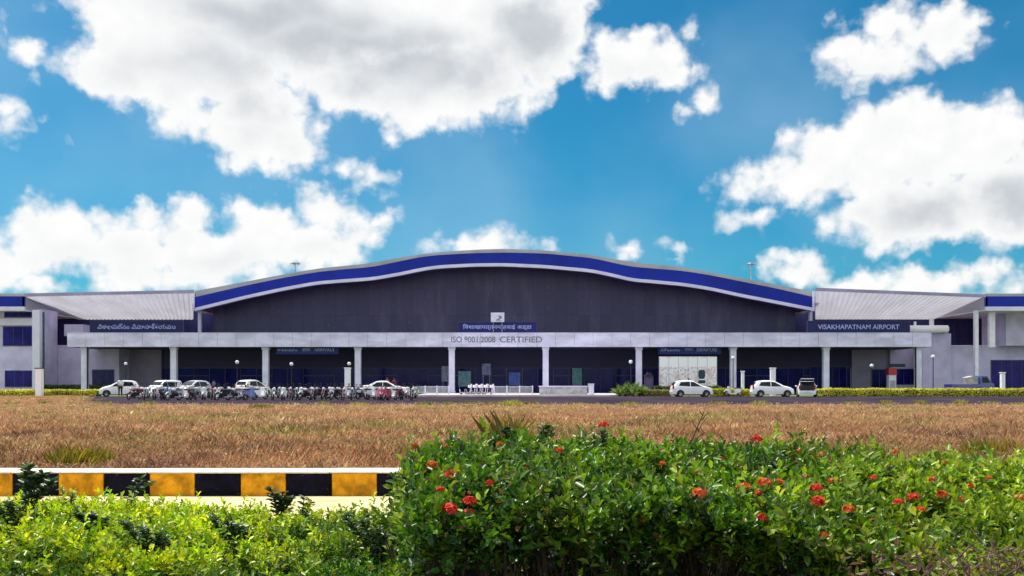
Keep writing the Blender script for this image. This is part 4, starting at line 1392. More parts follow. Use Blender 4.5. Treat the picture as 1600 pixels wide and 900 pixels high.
def car(name, label, body_mat, kind='hatch', length=3.75, hs=1.0, open_tail=False, group=None):
    """car along +X with its base on z=0; body is one lofted shell, everything bolted on is a child"""
    t = thing(name, label, 'car', (0, 0, 0), 0, group)
    h = length / 2
    if kind == 'hatch':
        prof = [(-1.0, .42), (-.995, .72), (-.965, .95), (-.93, 1.04), (-.80, 1.38), (-.66, 1.475), (-.40, 1.515), (-.10, 1.51), (.08, 1.45), (.30, 1.24), (.52, 1.02), (.66, .96), (.82, .87), (.93, .74), (.985, .58), (1.0, .42)]
        ws, roof0, roof1 = (.49, .09), -.79, .085
    elif kind == 'sedan':
        prof = [(-1.0, .45), (-.995, .75), (-.97, .97), (-.90, 1.04), (-.70, 1.08), (-.52, 1.28), (-.38, 1.42), (-.20, 1.47), (.02, 1.46), (.12, 1.40), (.30, 1.20), (.46, 1.01), (.62, .95), (.82, .86), (.94, .72), (.99, .56), (1.0, .42)]
        ws, roof0, roof1 = (.45, .13), -.40, .125
    else:
        prof = [(-1.0, .42), (-.995, .80), (-.985, 1.05), (-.97, 1.15), (-.93, 1.60), (-.88, 1.70), (-.5, 1.74), (.0, 1.74), (.22, 1.70), (.34, 1.58), (.52, 1.22), (.60, 1.12), (.72, 1.04), (.88, .94), (.96, .78), (.99, .60), (1.0, .42)]
        ws, roof0, roof1 = (.58, .30), -.93, .25
    xs_ = np.array([p[0] for p in prof]) * h
    zs_ = np.array([p[1] for p in prof]) * hs
    xq = np.unique(np.concatenate([np.linspace(-h, h, 34), xs_]))
    zq = np.interp(xq, xs_, zs_)
    belt = (1.02 if kind == 'van' else 0.93) * hs

    def hw(x):
        u = abs(x) / h
        return 0.82 * (1 - 0.16 * max(0, (u - 0.72) / 0.28) ** 2)

    def side(x, z):
        zt = float(np.interp(x, xs_, zs_))
        w = hw(x)
        if z <= belt or zt <= belt + 0.03:
            return w * (1.0 - 0.03 * max(0, (z - 0.6) / 0.4))
        f = (z - belt) / max(0.05, (1.5 * hs if kind != 'van' else 1.72 * hs) - belt)
        return w * (0.97 - 0.25 * min(1, f) if kind != 'van' else 0.97 - 0.13 * min(1, f))

    rings = []
    for x, zt in zip(xq, zq):
        w = hw(x)
        zs = 0.24 * hs
        pts = [(0.80 * w, zs - 0.02), (0.97 * w, zs), (w, min(zt * 0.75, 0.48 * hs)), (w, min(zt * 0.9, 0.72 * hs))]
        zb = min(belt, zt - 0.05)
        pts.append((side(x, zb), max(zb, pts[-1][1] + 0.01)))
        zr = zt - 0.035
        pts.append((side(x, zr) * 0.985, max(zr, pts[-1][1] + 0.005)))
        pts.append((side(x, zt) * 0.86, zt + 0.004))
        pts.append((side(x, zt) * 0.45, zt + 0.025))
        rings.append([(x, y, z) for y, z in pts] + [(x, -y, z) for y, z in reversed(pts)])
    b = MB()
    k = len(rings[0])
    vs = [p for r in rings for p in r]
    fs = []
    for i in range(len(rings) - 1):
        for j in range(k):
            fs.append((i * k + j, i * k + (j + 1) % k, (i + 1) * k + (j + 1) % k, (i + 1) * k + j))
    fs += [tuple(range(k)), tuple(range((len(rings) - 1) * k, len(rings) * k))]
    b.add(vs, fs)
    body = b.build('body', body_mat, t, smooth=True, angle=0.7)

    def pane(poly, name='window'):
        for s in (-1, 1):
            m = MB()
            o = [(x, s * (side(x, z) + 0.012), z) for x, z in poly]
            i_ = [(x, s * (side(x, z) - 0.03), z) for x, z in poly]
            n = len(poly)
            m.add(o + i_, [tuple(range(n)), tuple(range(2 * n - 1, n - 1, -1))] + [(q, n + q, n + (q + 1) % n, (q + 1) % n) for q in range(n)])
            m.build(name, M['glass_car'], t)

    zb = belt + 0.03
    if kind == 'van':
        zt = 1.56 * hs
        pane([(.06 * h, zb), (.47 * h, zb), (.28 * h, zt), (.06 * h, zt)])
        pane([(-.44 * h, zb), (.03 * h, zb), (.03 * h, zt), (-.44 * h, zt)])
        pane([(-.90 * h, zb + .05), (-.47 * h, zb), (-.47 * h, zt), (-.86 * h, zt - .03)])
    elif kind == 'sedan':
        pane([(-.08 * h, zb), (.38 * h, zb), (.11 * h, 1.33 * hs), (-.08 * h, 1.37 * hs)])
        pane([(-.56 * h, zb + .03), (-.11 * h, zb), (-.11 * h, 1.37 * hs), (-.36 * h, 1.33 * hs)])
    else:
        pane([(-.10 * h, zb), (.43 * h, zb), (.08 * h, 1.35 * hs), (-.10 * h, 1.40 * hs)])
        pane([(-.70 * h, zb + .07), (-.14 * h, zb), (-.14 * h, 1.40 * hs), (-.58 * h, 1.37 * hs)])

    def cross_pane(xa, xb, na, nb, name, mm=M['glass_car'], inset=0.86):
        za, zb_ = float(np.interp(xa, xs_, zs_)), float(np.interp(xb, xs_, zs_))
        nrm = Vector((zb_ - za, 0, -(xb - xa))).normalized()
        if nrm.z < 0:
            nrm = -nrm
        wa, wb = side(xa, za) * na, side(xb, zb_) * nb
        P4 = [Vector((xa, -wa, za)), Vector((xa, wa, za)), Vector((xb, wb, zb_)), Vector((xb, -wb, zb_))]
        top = [p_ + nrm * 0.036 for p_ in P4]
        bot = [p_ - nrm * 0.01 for p_ in P4]
        MB().add([p_[:] for p_ in top + bot], [(0, 1, 2, 3), (7, 6, 5, 4), (0, 4, 5, 1), (1, 5, 6, 2), (2, 6, 7, 3), (3, 7, 4, 0)]).build(name, mm, t)

    if kind == 'sedan':
        cross_pane(.435 * h, .14 * h, .84, .86, 'windscreen')
        cross_pane(-.67 * h, -.42 * h, .78, .84, 'rear_window')
    elif kind == 'van':
        cross_pane(.52 * h, .345 * h, .86, .9, 'windscreen')
        cross_pane(-.965 * h, -.935 * h, .84, .88, 'rear_window')
    else:
        cross_pane(.50 * h, .11 * h, .84, .86, 'windscreen')
        if not open_tail:
            cross_pane(-.922 * h, -.81 * h, .80, .84, 'rear_window')
    if open_tail:
        m = MB()
        m.extr_y([(-1.010 * h, .60 * hs), (-.985 * h, 1.0 * hs), (-.850 * h, 1.41 * hs), (-.78 * h, 1.40 * hs), (-.9 * h, .60 * hs)], -0.63, 0.63)
        m.build('luggage_bay', M['black'], t)
        tg = MB()
        tg.add([(-.80 * h, y, 1.47 * hs) for y in (-.6, .6)] + [(-1.24 * h, y, 1.70 * hs) for y in (.58, -.58)] + [(-.80 * h, y, 1.42 * hs) for y in (-.6, .6)] + [(-1.24 * h, y, 1.63 * hs) for y in (.58, -.58)],
               [(0, 1, 2, 3), (7, 6, 5, 4), (0, 4, 5, 1), (1, 5, 6, 2), (2, 6, 7, 3), (3, 7, 4, 0)])
        tgo = tg.build('tailgate', body_mat, t, label='raised open tailgate')
        MB().add([(-.88 * h, -.48, 1.46 * hs), (-.88 * h, .48, 1.46 * hs), (-1.14 * h, .46, 1.58 * hs), (-1.14 * h, -.46, 1.58 * hs), (-.88 * h, -.48, 1.445 * hs), (-.88 * h, .48, 1.445 * hs), (-1.14 * h, .46, 1.565 * hs), (-1.14 * h, -.46, 1.565 * hs)],
                 [(0, 1, 2, 3), (7, 6, 5, 4), (0, 4, 5, 1), (1, 5, 6, 2), (2, 6, 7, 3), (3, 7, 4, 0)]).build('rear_window', M['glass_car'], tgo)
    # wheels
    r = 0.29 * (1.05 if kind == 'van' else 1)
    for x in (-.62 * h, .66 * h):
        for s in (-1, 1):
            w = hw(x)
            wl = MB().torus((x, s * (w - 0.06), r), r - 0.075, 0.085, 'Y', 22, 8).build('wheel', M['rubber'], t, smooth=True)
            rm = MB()
            rm.cyl((x, s * (w - 0.13), r), (x, s * (w + 0.005), r), r - 0.10, n=18)
            for q in range(5):
                a = q * 2 * PI / 5
                rm.cyl((x, s * (w + 0.008), r), (x + math.cos(a) * (r - .11), s * (w + 0.008), r + math.sin(a) * (r - .11)), 0.022, n=5)
            rm.build('rim', M['metal'], wl)
            arch = MB()
            n = 14
            pts = [(x + (r + .07) * math.cos(PI * q / n - 0.0), r + (r + .07) * math.sin(PI * q / n)) for q in range(n + 1)] + [(x - (r + .05), 0.23 * hs), (x + (r + .05), 0.23 * hs)]
            ya, yb = sorted((s * (w - 0.12), s * (w + 0.006)))
            arch.extr_y(pts, ya, yb)
            arch.build('wheel_arch', M['black'], t)
    # lights, bumpers, mirrors, handles, plates
    for s in (-1, 1):
        zz = float(np.interp(.9 * h, xs_, zs_))
        MB().ball((.925 * h, s * hw(.92 * h) * 0.78, zz - 0.10), 0.13, 10, (0.9, 1.25, 0.62)).build('headlight', M['lens'], t, smooth=True)
        zz = .92 * hs if kind != 'van' else 1.0 * hs
        MB().bbox(-1.0 * h, -.93 * h, min(s * .60, s * .74), max(s * .60, s * .74), zz - .22, zz + .16, 0.02).build('tail_light', M['red_glass'], t)
        xm = .40 * h if kind != 'van' else .48 * h
        mr = MB().ball((xm, s * (side(xm, belt) + 0.09), belt + 0.07), 0.09, 8, (0.7, 1.1, 0.75)).tube([(xm, s * side(xm, belt) * .97, belt + .03), (xm, s * (side(xm, belt) + 0.05), belt + .05)], 0.02, 6)
        mr.build('wing_mirror', body_mat, t, smooth=True)
        for xh in (-.50 * h, -.02 * h):
            MB().bbox(xh, xh + .17, min(s * hw(xh) * .985, s * (hw(xh) + .025)), max(s * hw(xh) * .985, s * (hw(xh) + .025)), .80 * hs, .835 * hs, 0.008).build('handle', body_mat, t)
    MB().bbox(.955 * h, 1.012 * h, -.50, .50, .34 * hs, .50 * hs, 0.02).build('grille', M['black'], t)
    MB().bbox(-1.022 * h, -.97 * h, -.66, .66, .36 * hs, .56 * hs, 0.03).build('bumper', body_mat, t)
    MB().box(-1.03 * h, -1.0215 * h, -.25, .25, .58 * hs - .15, .58 * hs - .05).build('number_plate', M['white'], t)
    MB().box(1.0125 * h, 1.02 * h, -.25, .25, .36 * hs, .46 * hs).build('number_plate', M['white'], t)
    return t


def place(t, px, D, rz=0.0, z=0.012):
    t.location = (X(px, D), D, z)
    t.rotation_euler = (0, 0, rz)
    return t


R = math.radians
place(car('parked_car', 'white hatchback parked side on before the poster hoarding', PAINT_W, 'hatch', 3.78), 1080, 93.2, R(2))
place(car('parked_car', 'white hatchback parked nose to tail behind the car with its tailgate up', PAINT_W, 'hatch', 3.82), 1206, 93.2, R(-3))
place(car('parked_car', 'white hatchback with its tailgate raised over a dark luggage bay', PAINT_W, 'hatch', 3.6, open_tail=True), 1260, 91.5, R(76), 0.012)
place(car('parked_car', 'long white sedan beside the person in red before the railing', PAINT_W, 'sedan', 4.45), 603, 93.5, R(0))
place(car('parked_car', 'cream white car seen from behind among the motorcycles near the second porch column', PAINT_C, 'hatch', 3.5, 1.04), 395, 94.5, R(62))
place(car('parked_car', 'silver blue car facing the road between the bright white and cream cars', PAINT_S, 'hatch', 3.6), 301, 93.5, R(-118))
place(car('parked_car', 'bright white car parked at an angle beside the porch column nearest the parked row end', PAINT_W, 'van', 3.4, 0.88), 255, 93.5, R(-122))
place(car('parked_car', 'white hatchback at the far end of the parked row by a white shirted person', PAINT_W, 'hatch', 3.6), 187, 94.0, R(205))


def motorcycle(label, pm, scooter=False, group=None):
    t = thing('motorcycle', label, 'motorcycle', (0, 0, 0), 0, group)
    for x in (-.60, .62):
        w = MB().torus((x, 0, .29), .235, .05, 'Y', 18, 6).build('wheel', M['rubber'], t, smooth=True)
        rm = MB()
        rm.cyl((x, -.06, .29), (x, .06, .29), .05, n=8)
        for q in range(6):
            a = q * PI / 3
            rm.cyl((x, 0, .29), (x + math.cos(a) * .20, 0, .29 + math.sin(a) * .20), .012, n=4)
        rm.build('rim', M['metal'], w)
    if scooter:
        b = MB()
        b.extr_y([(-.75, .42), (-.72, .72), (-.15, .74), (-.12, .36), (.28, .32), (.38, .95), (.46, .95), (.52, .40), (.30, .22), (-.30, .22), (-.45, .36)], -.16, .16)
        b.build('body', pm, t)
        MB().bbox(-.78, -.08, -.15, .15, .745, .84, .03).build('seat', M['black'], t)
        MB().bbox(.34, .56, -.13, .13, .50, .94, .05).build('leg_shield', pm, t)
    else:
        b = MB()
        b.bbox(-.28, .26, -.13, .13, .22, .56, .04)
        b.tube([(-.60, .0, .29), (-.25, 0, .50), (.30, 0, .66), (.42, 0, .80)], .035, 6)
        b.build('frame', M['black'], t)
        MB().ball((.12, 0, .78), .24, 10, (1.15, .62, .55)).build('fuel_tank', pm, t, smooth=True)
        MB().bbox(-.80, -.06, -.12, .12, .74, .82, .03).build('seat', M['black'], t)
        MB().extr_y([(-.88, .74), (-.82, .58), (-.35, .52), (-.12, .70), (-.12, .74)], -.11, .11).build('side_panel', pm, t)
        MB().tube([(.10, .14, .28), (-.30, .17, .26), (-.78, .17, .34)], [.025, .035, .045], 7).build('exhaust', M['metal'], t)
    f = MB()
    for s in (-1, 1):
        f.tube([(.62, s * .08, .29), (.42, s * .08, .88)], .022, 6)
    f.build('fork', M['metal'], t)
    hb = MB().tube([(.34, -.34, 1.02), (.40, -.20, 1.0), (.43, 0, .95), (.40, .20, 1.0), (.34, .34, 1.02)], .016, 6)
    for s in (-1, 1):
        hb.tube([(.38, s * .22, 1.0), (.40, s * .27, 1.16)], .008, 5)
        hb.ball((.40, s * .28, 1.18), .055, 7, (.4, 1, .7))
    hb.build('handlebar', M['black'], t)
    MB().ball((.52, 0, .86), .10, 9, (.9, 1, 1)).build('headlight', M['lens'], t, smooth=True)
    fen = MB()
    for k in range(7):
        a0, a1 = R(30 + k * 18), R(48 + k * 18)
        fen.cyl((.62 + .31 * math.cos(a0), 0, .29 + .31 * math.sin(a0)), (.62 + .31 * math.cos(a1), 0, .29 + .31 * math.sin(a1)), .055, n=6)
    fen.build('mudguard', pm, t)
    MB().bbox(-.90, -.84, -.06, .06, .62, .70, .015).build('tail_light', M['red_glass'], t)
    return t


bk = [(motorcycle('black motorcycle in the crowded row parked across the terminal front', paint('bike_black', (0.02, 0.02, 0.03)), False, 'black motorcycles in the parked row')),
      (motorcycle('dark red motorcycle in the crowded row parked across the terminal front', paint('bike_red', (0.24, 0.03, 0.06)), False, 'dark red motorcycles in the parked row')),
      (motorcycle('silver grey motorcycle in the crowded row parked across the terminal front', paint('bike_silver', (0.55, 0.55, 0.60)), False, 'silver grey motorcycles in the parked row')),
      (motorcycle('white scooter in the crowded row parked across the terminal front', paint('scooter_white', (0.78, 0.78, 0.80)), True, 'white scooters in the parked row')),
      (motorcycle('blue scooter in the crowded row parked across the terminal front', paint('scooter_blue', (0.10, 0.14, 0.40)), True, 'blue scooters in the parked row')),
      (motorcycle('pale green scooter in the crowded row parked across the terminal front', paint('scooter_green', (0.30, 0.42, 0.22)), True, 'pale green scooters in the parked row'))]
used = set()
order = [0, 1, 3, 0, 2, 1, 3, 0, 4, 2, 0, 3, 1, 0, 2, 3, 0, 1, 3, 0, 5, 2, 0, 3, 2, 4, 0, 3, 3, 2, 0, 3, 1, 0, 3, 2, 0, 1]
px = 203.0
i = 0
while px < 652:
    kk = order[i % len(order)]
    D = (73.5 if i % 2 else 83) + random.uniform(-2.5, 2.5)
    src = bk[kk]
    o = src if kk not in used else copy_tree(src)
    used.add(kk)
    place(o, px, D, R(-90 + random.uniform(-28, 28)) if random.random() < 0.75 else R(90 + random.uniform(-30, 30)), 0.01)
    o.rotation_euler[0] = R(-7)
    px += random.uniform(5.5, 10.0)
    i += 1

place(motorcycle('pink scooter parked in front of the long white sedan', paint('scooter_pink', (0.62, 0.22, 0.36)), True), 592, 72.0, R(-75), 0.01)
place(motorcycle('crimson scooter beside the pink one in front of the long white sedan', paint('scooter_crimson', (0.38, 0.03, 0.09)), True), 603, 71.0, R(-100), 0.01)
place(motorcycle('lone white scooter parked between the two white hatchbacks', MATS['scooter_white'], True), 1146, 95.5, R(155), 0.01)

# blue flatbed truck by the garage opening
tk = thing('flatbed_truck', 'small blue flatbed truck parked before the wing by the garage opening', 'truck', (0, 0, 0))
tb = paint('truck_blue', (0.03, 0.06, 0.30))
cab = MB()
cab.extr_y([(.55, .45), (.55, 1.98), (.70, 2.06), (1.35, 2.04), (1.75, 1.35), (2.05, 1.20), (2.12, .9), (2.12, .45)], -.82, .82)
cb_ = cab.build('cab', tb, tk)
for s in (-1, 1):
    ya, yb = sorted((s * .815, s * .835))
    MB().extr_y([(.75, 1.30), (1.62, 1.30), (1.32, 1.88), (.75, 1.90)], ya, yb).build('window', M['glass_car'], cb_)
MB().add([(1.72, -.7, 1.42), (1.72, .7, 1.42), (1.40, .7, 1.97), (1.40, -.7, 1.97), (1.76, -.7, 1.44), (1.76, .7, 1.44), (1.44, .7, 1.99), (1.44, -.7, 1.99)], [(0, 1, 2, 3), (7, 6, 5, 4), (0, 4, 5, 1), (1, 5, 6, 2), (2, 6, 7, 3), (3, 7, 4, 0)]).build('windscreen', M['glass_car'], cb_)
MB().bbox(-2.6, .50, -.9, .9, .62, .80, .02).bbox(-2.6, .50, -.9, -.84, .82, 1.16, .01).bbox(-2.6, .50, .84, .9, .82, 1.16, .01).build('flatbed', paint('truck_bed_blue', (0.05, 0.05, 0.26)), tk)
for x in (-1.75, 1.35):
    for s in (-1, 1):
        wl = MB().torus((x, s * .74, .38), .26, .12, 'Y', 20, 8).build('wheel', M['rubber'], tk, smooth=True)
        MB().cyl((x, s * .66, .38), (x, s * .84, .38), .22, n=14).build('rim', M['metal'], wl)
MB().extr_y([(-.6, 1.18), (.48, 1.18), (.40, 1.9), (-.15, 2.06), (-.75, 1.85)], -.6, .6).build('load', mat('tarpaulin', (0.44, 0.42, 0.40), 0.9, 0.3, 2.0), tk, label='pale covered load behind the cab')
for s in (-1, 1):
    MB().ball((2.12, s * .6, .80), .10, 8).build('headlight', M['lens'], tk, smooth=True)
place(tk, 1518, 108.0, R(3), 0.02)


# ================================================================== street furniture
def lamp(label, px, py_globe, D, group=None, r=0.2, pole=None):
    x, zg_ = X(px, D), Z(py_globe, D)
    t = thing('lamp_post', label, 'lamp post', (x, D, 0), 0, group)
    MB().cyl((x, D, 0), (x, D, .35), .12, .10, 12).build('base', M['black'], t)
    MB().tube([(x, D, .3), (x, D, zg_ - r * .9)], [.055, .04], 10).build('pole', pole or M['black'], t)
    MB().cyl((x, D, zg_ - r * 1.05), (x, D, zg_ - r * .75), .07, .13, 12).build('collar', M['black'], t)
    MB().ball((x, D, zg_), r, 16).build('globe', M['globe'], t, smooth=True)
    return t


lamp('globe lamp on a dark post rising from the yellow green hedge before the wing', 1458, 557.5, 98.8)
lamp('globe lamp before the shaded wall beside the kiosk', 1362, 571.5, 104)
lamp('globe lamp behind the motorcycles between the silver blue car and the cream car', 370.5, 566, 104)
lamp('globe lamp behind the motorcycles under the first blue hanging sign', 455.5, 569, 104)
lamp('globe lamp just above the bright white pillar behind the motorcycles', 545.5, 568.5, 104)
lamp('globe lamp above the spiky plants beside a porch column', 985.5, 565.5, 104)
lamp('globe lamp in front of the porch column beside the poster hoarding', 1145.5, 559.5, 104, r=0.2)
lamp('globe lamp behind the white shirted man at the end of the parked cars', 196.5, 568.5, 104, r=0.18)


def pillar(label, px, w_px, py_top, D, m, cap=False, base=0.0):
    x, w = X(px, D), w_px / F * D / 2
    t = thing('pillar', label, 'pillar', (x, D, 0))
    MB().bbox(x - w, x + w, D, D + 2 * w, base, Z(py_top, D), 0.03).build('shaft', m, t)
    MB().bbox(x - w - .05, x + w + .05, D - .05, D + 2 * w + .05, Z(py_top, D) + .003, Z(py_top, D) + .09, 0.02).build('cap', M['black'] if cap else m, t)
    return t


BW = mat('bright_white_paint', (0.90, 0.89, 0.92), 0.5, 0.04, 2.0)
pillar('bright white pillar with a dark cap standing in the hedge before the wing corner column', 59.5, 9.5, 576, 95.8, BW, True)
pillar('bright white pillar standing among the motorcycles under a globe lamp', 542.5, 8.5, 576, 97, BW)
pillar('pale pillar behind the white hatchback next to the raised tailgate', 1208.5, 7.5, 576, 100, M['white'])
pillar('slim pale pillar behind the lone white scooter', 1161, 4.5, 581, 100, M['white'])
pillar('slim pale pillar before the garage opening', 1568, 6, 583, 102, M['white'])
pillar('short grey pillar at the end of the low grey wall', 924, 8, 601, 98.2, M['column'])

# poster hoarding
hd = thing('poster_hoarding', 'wide pale poster hoarding with a faint pinkish grid standing under the porch', 'billboard', (X(1074.5, 107), 107, 0))
hx0, hx1, hz0, hz1 = X(1030, 107), X(1120, 107), Z(604, 107), Z(557.5, 107)


def poster_mat():
    m = bpy.data.materials.new('poster_print')
    m.use_nodes = True
    n = m.node_tree
    b = n.nodes['Principled BSDF']
    b.inputs['Roughness'].default_value = 0.5
    tc = node(n, 'ShaderNodeTexCoord').outputs['Object']
    sp = node(n, 'ShaderNodeSeparateXYZ')
    n.links.new(tc, sp.inputs[0])
    cb2 = node(n, 'ShaderNodeCombineXYZ')
    n.links.new(sp.outputs[0], cb2.inputs[0])
    n.links.new(sp.outputs[2], cb2.inputs[1])
    nz = noise(n, vec(n, 'MULTIPLY', cb2.outputs[0], (0.9, 1.1, 1)), 1.6, 3, 0.6)
    n2 = noise(n, cb2.outputs[0], 5.0, 2, 0.5)
    col = mixc(n, sstep(n, nz.outputs[0], 0.42, 0.62), (0.88, 0.87, 0.92, 1), (0.80, 0.56, 0.54, 1))
    col = mixc(n, sstep(n, n2.outputs[0], 0.50, 0.68), col, (0.42, 0.40, 0.56, 1))
    band = sstep(n, mth(n, 'ABSOLUTE', mth(n, 'SUBTRACT', sp.outputs[2], 3.55)), 0.45, 0.55)
    col = mixc(n, band, (0.90, 0.89, 0.92, 1), col)
    n.links.new(col, b.inputs['Base Color'])
    return m


PM = poster_mat()
for i in range(6):
    a = hx0 + (hx1 - hx0) * i / 6
    b2 = hx0 + (hx1 - hx0) * (i + 1) / 6
    MB().box(a + .02, b2 - .02, 106.98, 107.06, hz0, hz1).build('poster_panel', PM, hd)
fr = MB()
for i in range(7):
    a = hx0 + (hx1 - hx0) * i / 6
    fr.box(a - .018, a + .018, 106.96, 107.1, hz0, hz1)
for zz in (hz0, (hz0 + hz1) / 2, hz1):
    fr.box(hx0 - .018, hx1 + .018, 107.065, 107.12, zz - .03, zz + .03)
fr.build('frame', M['steel'], hd)
for f in (0.02, 0.34, 0.66, 0.98):
    xx = hx0 + (hx1 - hx0) * f
    MB().box(xx - .05, xx + .05, 107.125, 107.23, 0, hz1).build('post', M['steel'], hd)

# dark green sign on a pole before the hoarding
sg = thing('pole_sign', 'dark green double sign on a white pole in front of the poster hoarding', 'sign', (X(1096.5, 99), 99, 0))
sx = X(1096.5, 99)
tl = mat('sign_teal', (0.012, 0.05, 0.075), 0.5, 0.2, 3.0)
MB().cyl((sx, 99.08, 0), (sx, 99.08, Z(578, 99)), .05, n=10).build('pole', M['white'], sg)
bm_ = MB()
w_, za, zb_ = 0.34, Z(592, 99), Z(578, 99)
bm_.extr_y([(sx - w_ * .7, za), (sx + w_ * .7, za), (sx + w_, za + .25), (sx + w_, zb_ - .2), (sx + w_ * .7, zb_), (sx - w_ * .7, zb_), (sx - w_, zb_ - .2), (sx - w_, za + .25)], 98.98, 99.03)
bm_.build('upper_panel', tl, sg)
MB().bbox(sx - w_, sx + w_, 98.98, 99.03, Z(599, 99), Z(594, 99), .01).build('lower_panel', tl, sg)

# dark purple cabinet
kb = thing('cabinet', 'dark purple cabinet with a peaked top between a porch column and the hoarding', 'cabinet', (X(1014.5, 105), 105, 0))
pur = mat('cabinet_purple', (0.05, 0.03, 0.10), 0.45, 0.2, 1.0)
x0, x1 = X(1008, 105), X(1021, 105)
MB().bbox(x0, x1, 105, 105.7, .12, Z(588, 105), .04).build('body', pur, kb)
MB().extr_y([(x0 - .05, Z(588, 105) + .003), (x1 + .05, Z(588, 105) + .003), ((x0 + x1) / 2 + .1, Z(582, 105)), ((x0 + x1) / 2 - .1, Z(582, 105))], 104.95, 105.75).build('roof', M['black'], kb)
MB().box(x0 + .1, x1 - .1, 104.965, 104.998, .3, Z(592, 105)).build('door', mat('cabinet_door', (0.075, 0.05, 0.14), 0.4, 0.2, 1.0), kb)
MB().bbox(x0 - .06, x1 + .06, 104.94, 105.76, 0, .118, .02).build('base', M['black'], kb)

# red and white kiosk with a green sign above the door
ko = thing('kiosk', 'narrow white kiosk with a red top beside the dark doorway', 'kiosk', (X(1395, 112.5), 112.5, 0))
x0, x1 = X(1389, 112.5), X(1400.5, 112.5)
MB().bbox(x0, x1, 112.5, 113.3, 0, Z(586, 112.5), .03).build('body', M['white'], ko)
MB().bbox(x0 - .05, x1 + .05, 112.42, 113.35, Z(586, 112.5) + .003, Z(575, 112.5), .03).build('canopy', mat('kiosk_red', (0.55, 0.05, 0.06), 0.4, 0.2, 2.0), ko)
MB().box(x0 + .12, x1 - .12, 112.47, 112.498, .5, 1.6).build('panel', mat('kiosk_panel', (0.45, 0.42, 0.52), 0.5, 0.2, 2.0), ko)
gs = thing('door_sign', 'small dark green sign above the window beside the kiosk', 'sign', (X(1403, 118), 118, Z(573, 118)))
MB().bbox(X(1391, 118), X(1414.5, 118), 118, 118.12, Z(573.5, 118), Z(568.5, 118), .02).build('panel', mat('sign_green', (0.01, 0.06, 0.07), 0.5, 0.2, 2.0), gs)
MB().tube([(X(1395, 118), 118.12, Z(570, 118)), (X(1395, 118), 120.49, Z(570, 118))], .03).build('bracket', M['steel'], gs)
MB().tube([(X(1411, 118), 118.12, Z(570, 118)), (X(1411, 118), 120.49, Z(570, 118))], .03).build('bracket', M['steel'], gs)

# roof tank with pipe stubs at the porch end
tn = thing('roof_tank', 'long white roof tank with two pipe stubs at the porch end', 'tank', (X(1453, 116), 116, Z(520, 116)))
zc_ = Z(514, 116)
MB().cyl((X(1422, 116), 116.6, zc_), (X(1484, 116), 116.6, zc_), .46, n=20).build('tank', BW, tn, smooth=True)
for a, b2, r in ((1459, 497, .26), (1433, 502, .15)):
    MB().cyl((X(a, 116), 116.6, zc_ + .3), (X(a, 116), 116.6, Z(b2, 116)), r, n=14).build('pipe_stub', BW, tn, smooth=True)
for a in (1428, 1450, 1476):
    MB().box(X(a, 116) - .12, X(a, 116) + .12, 116.3, 116.9, czt - .03 if a < 1452 else Z(521, 117.2), zc_ - .38).build('saddle', M['concrete'], tn)

# railings, low wall, trolleys in front of the porch
def railing(label, px0, px1, D, py_top, n=12, z0=0.17):
    x0, x1, z1 = X(px0, D), X(px1, D), Z(py_top, D)
    t = thing('railing', label, 'railing', ((x0 + x1) / 2, D, z0))
    MB().bbox(x0, x1, D - .05, D + .05, z1 - .09, z1, .015).build('top_rail', M['steel'], t)
    MB().bbox(x0, x1, D - .03, D + .03, z0 + .12, z0 + .20, .01).build('bottom_rail', M['steel'], t)
    br = MB()
    for i in range(n * 4):
        xx = x0 + (x1 - x0) * (i + .5) / (n * 4)
        br.box(xx - .022, xx + .022, D - .02, D + .02, z0 + .203, z1 - .093)
    br.build('bars', M['steel'], t)
    for i in range(4):
        xx = x0 + (x1 - x0) * i / 3
        MB().box(xx - .06, xx + .06, D - .052, D + .052, z0, z1 + .06).build('post', M['column'], t)
    return t


railing('pale railing on the pavement beside the nose of the long white sedan', 646, 701, 100.5, 603.5)
railing('pale railing on the pavement behind the luggage trolleys', 772, 832, 100.5, 603.5)
lw = thing('low_wall', 'low grey wall with a dark recessed panel before the porch column', 'wall', (X(883, 98.5), 98.5, 0.17))
x0, x1 = X(843, 98.5), X(918, 98.5)
MB().bbox(x0, x1, 98.5, 99.2, .17, Z(605, 98.5), .03).build('body', M['concrete'], lw)
MB().bbox(x0 - .06, x1 + .06, 98.42, 99.28, Z(605, 98.5) + .003, Z(603, 98.5), .02).build('coping', M['wall'], lw)
MB().box(x0 + .5, X(882, 98.5), 98.475, 98.497, .42, .74).build('panel', M['steel'], lw)


def trolley(label, group):
    t = thing('luggage_trolley', label, 'trolley', (0, 0, 0), 0, group)
    MB().bbox(-.5, .5, -.3, .3, .16, .22, .02).build('deck', M['metal'], t)
    MB().tube([(-.5, -.28, .2), (-.62, -.28, 1.0), (-.62, .28, 1.0), (-.5, .28, .2)], .028, 7).build('handle', M['white'], t)
    MB().bbox(-.58, -.30, -.26, .26, .66, .92, .03).build('basket', M['white'], t)
    MB().tube([(.5, -.28, .2), (.56, -.2, .5), (.56, .2, .5), (.5, .28, .2)], .022, 6).build('front_guard', M['metal'], t)
    for x, y in ((.4, -.25), (.4, .25), (-.42, 0)):
        MB().torus((x, y, .09), .06, .03, 'Y', 12, 6).build('wheel', M['rubber'], t, smooth=True)
    return t


t0_ = trolley('white luggage trolley waiting in a short line between the two pale railings', 'luggage trolleys between the railings')
for i in range(5):
    o = t0_ if i == 0 else copy_tree(t0_)
    place(o, 727 + i * 8.5, 98.8 + 0.25 * (i % 2), R(200 + random.uniform(-12, 12)), 0.17)

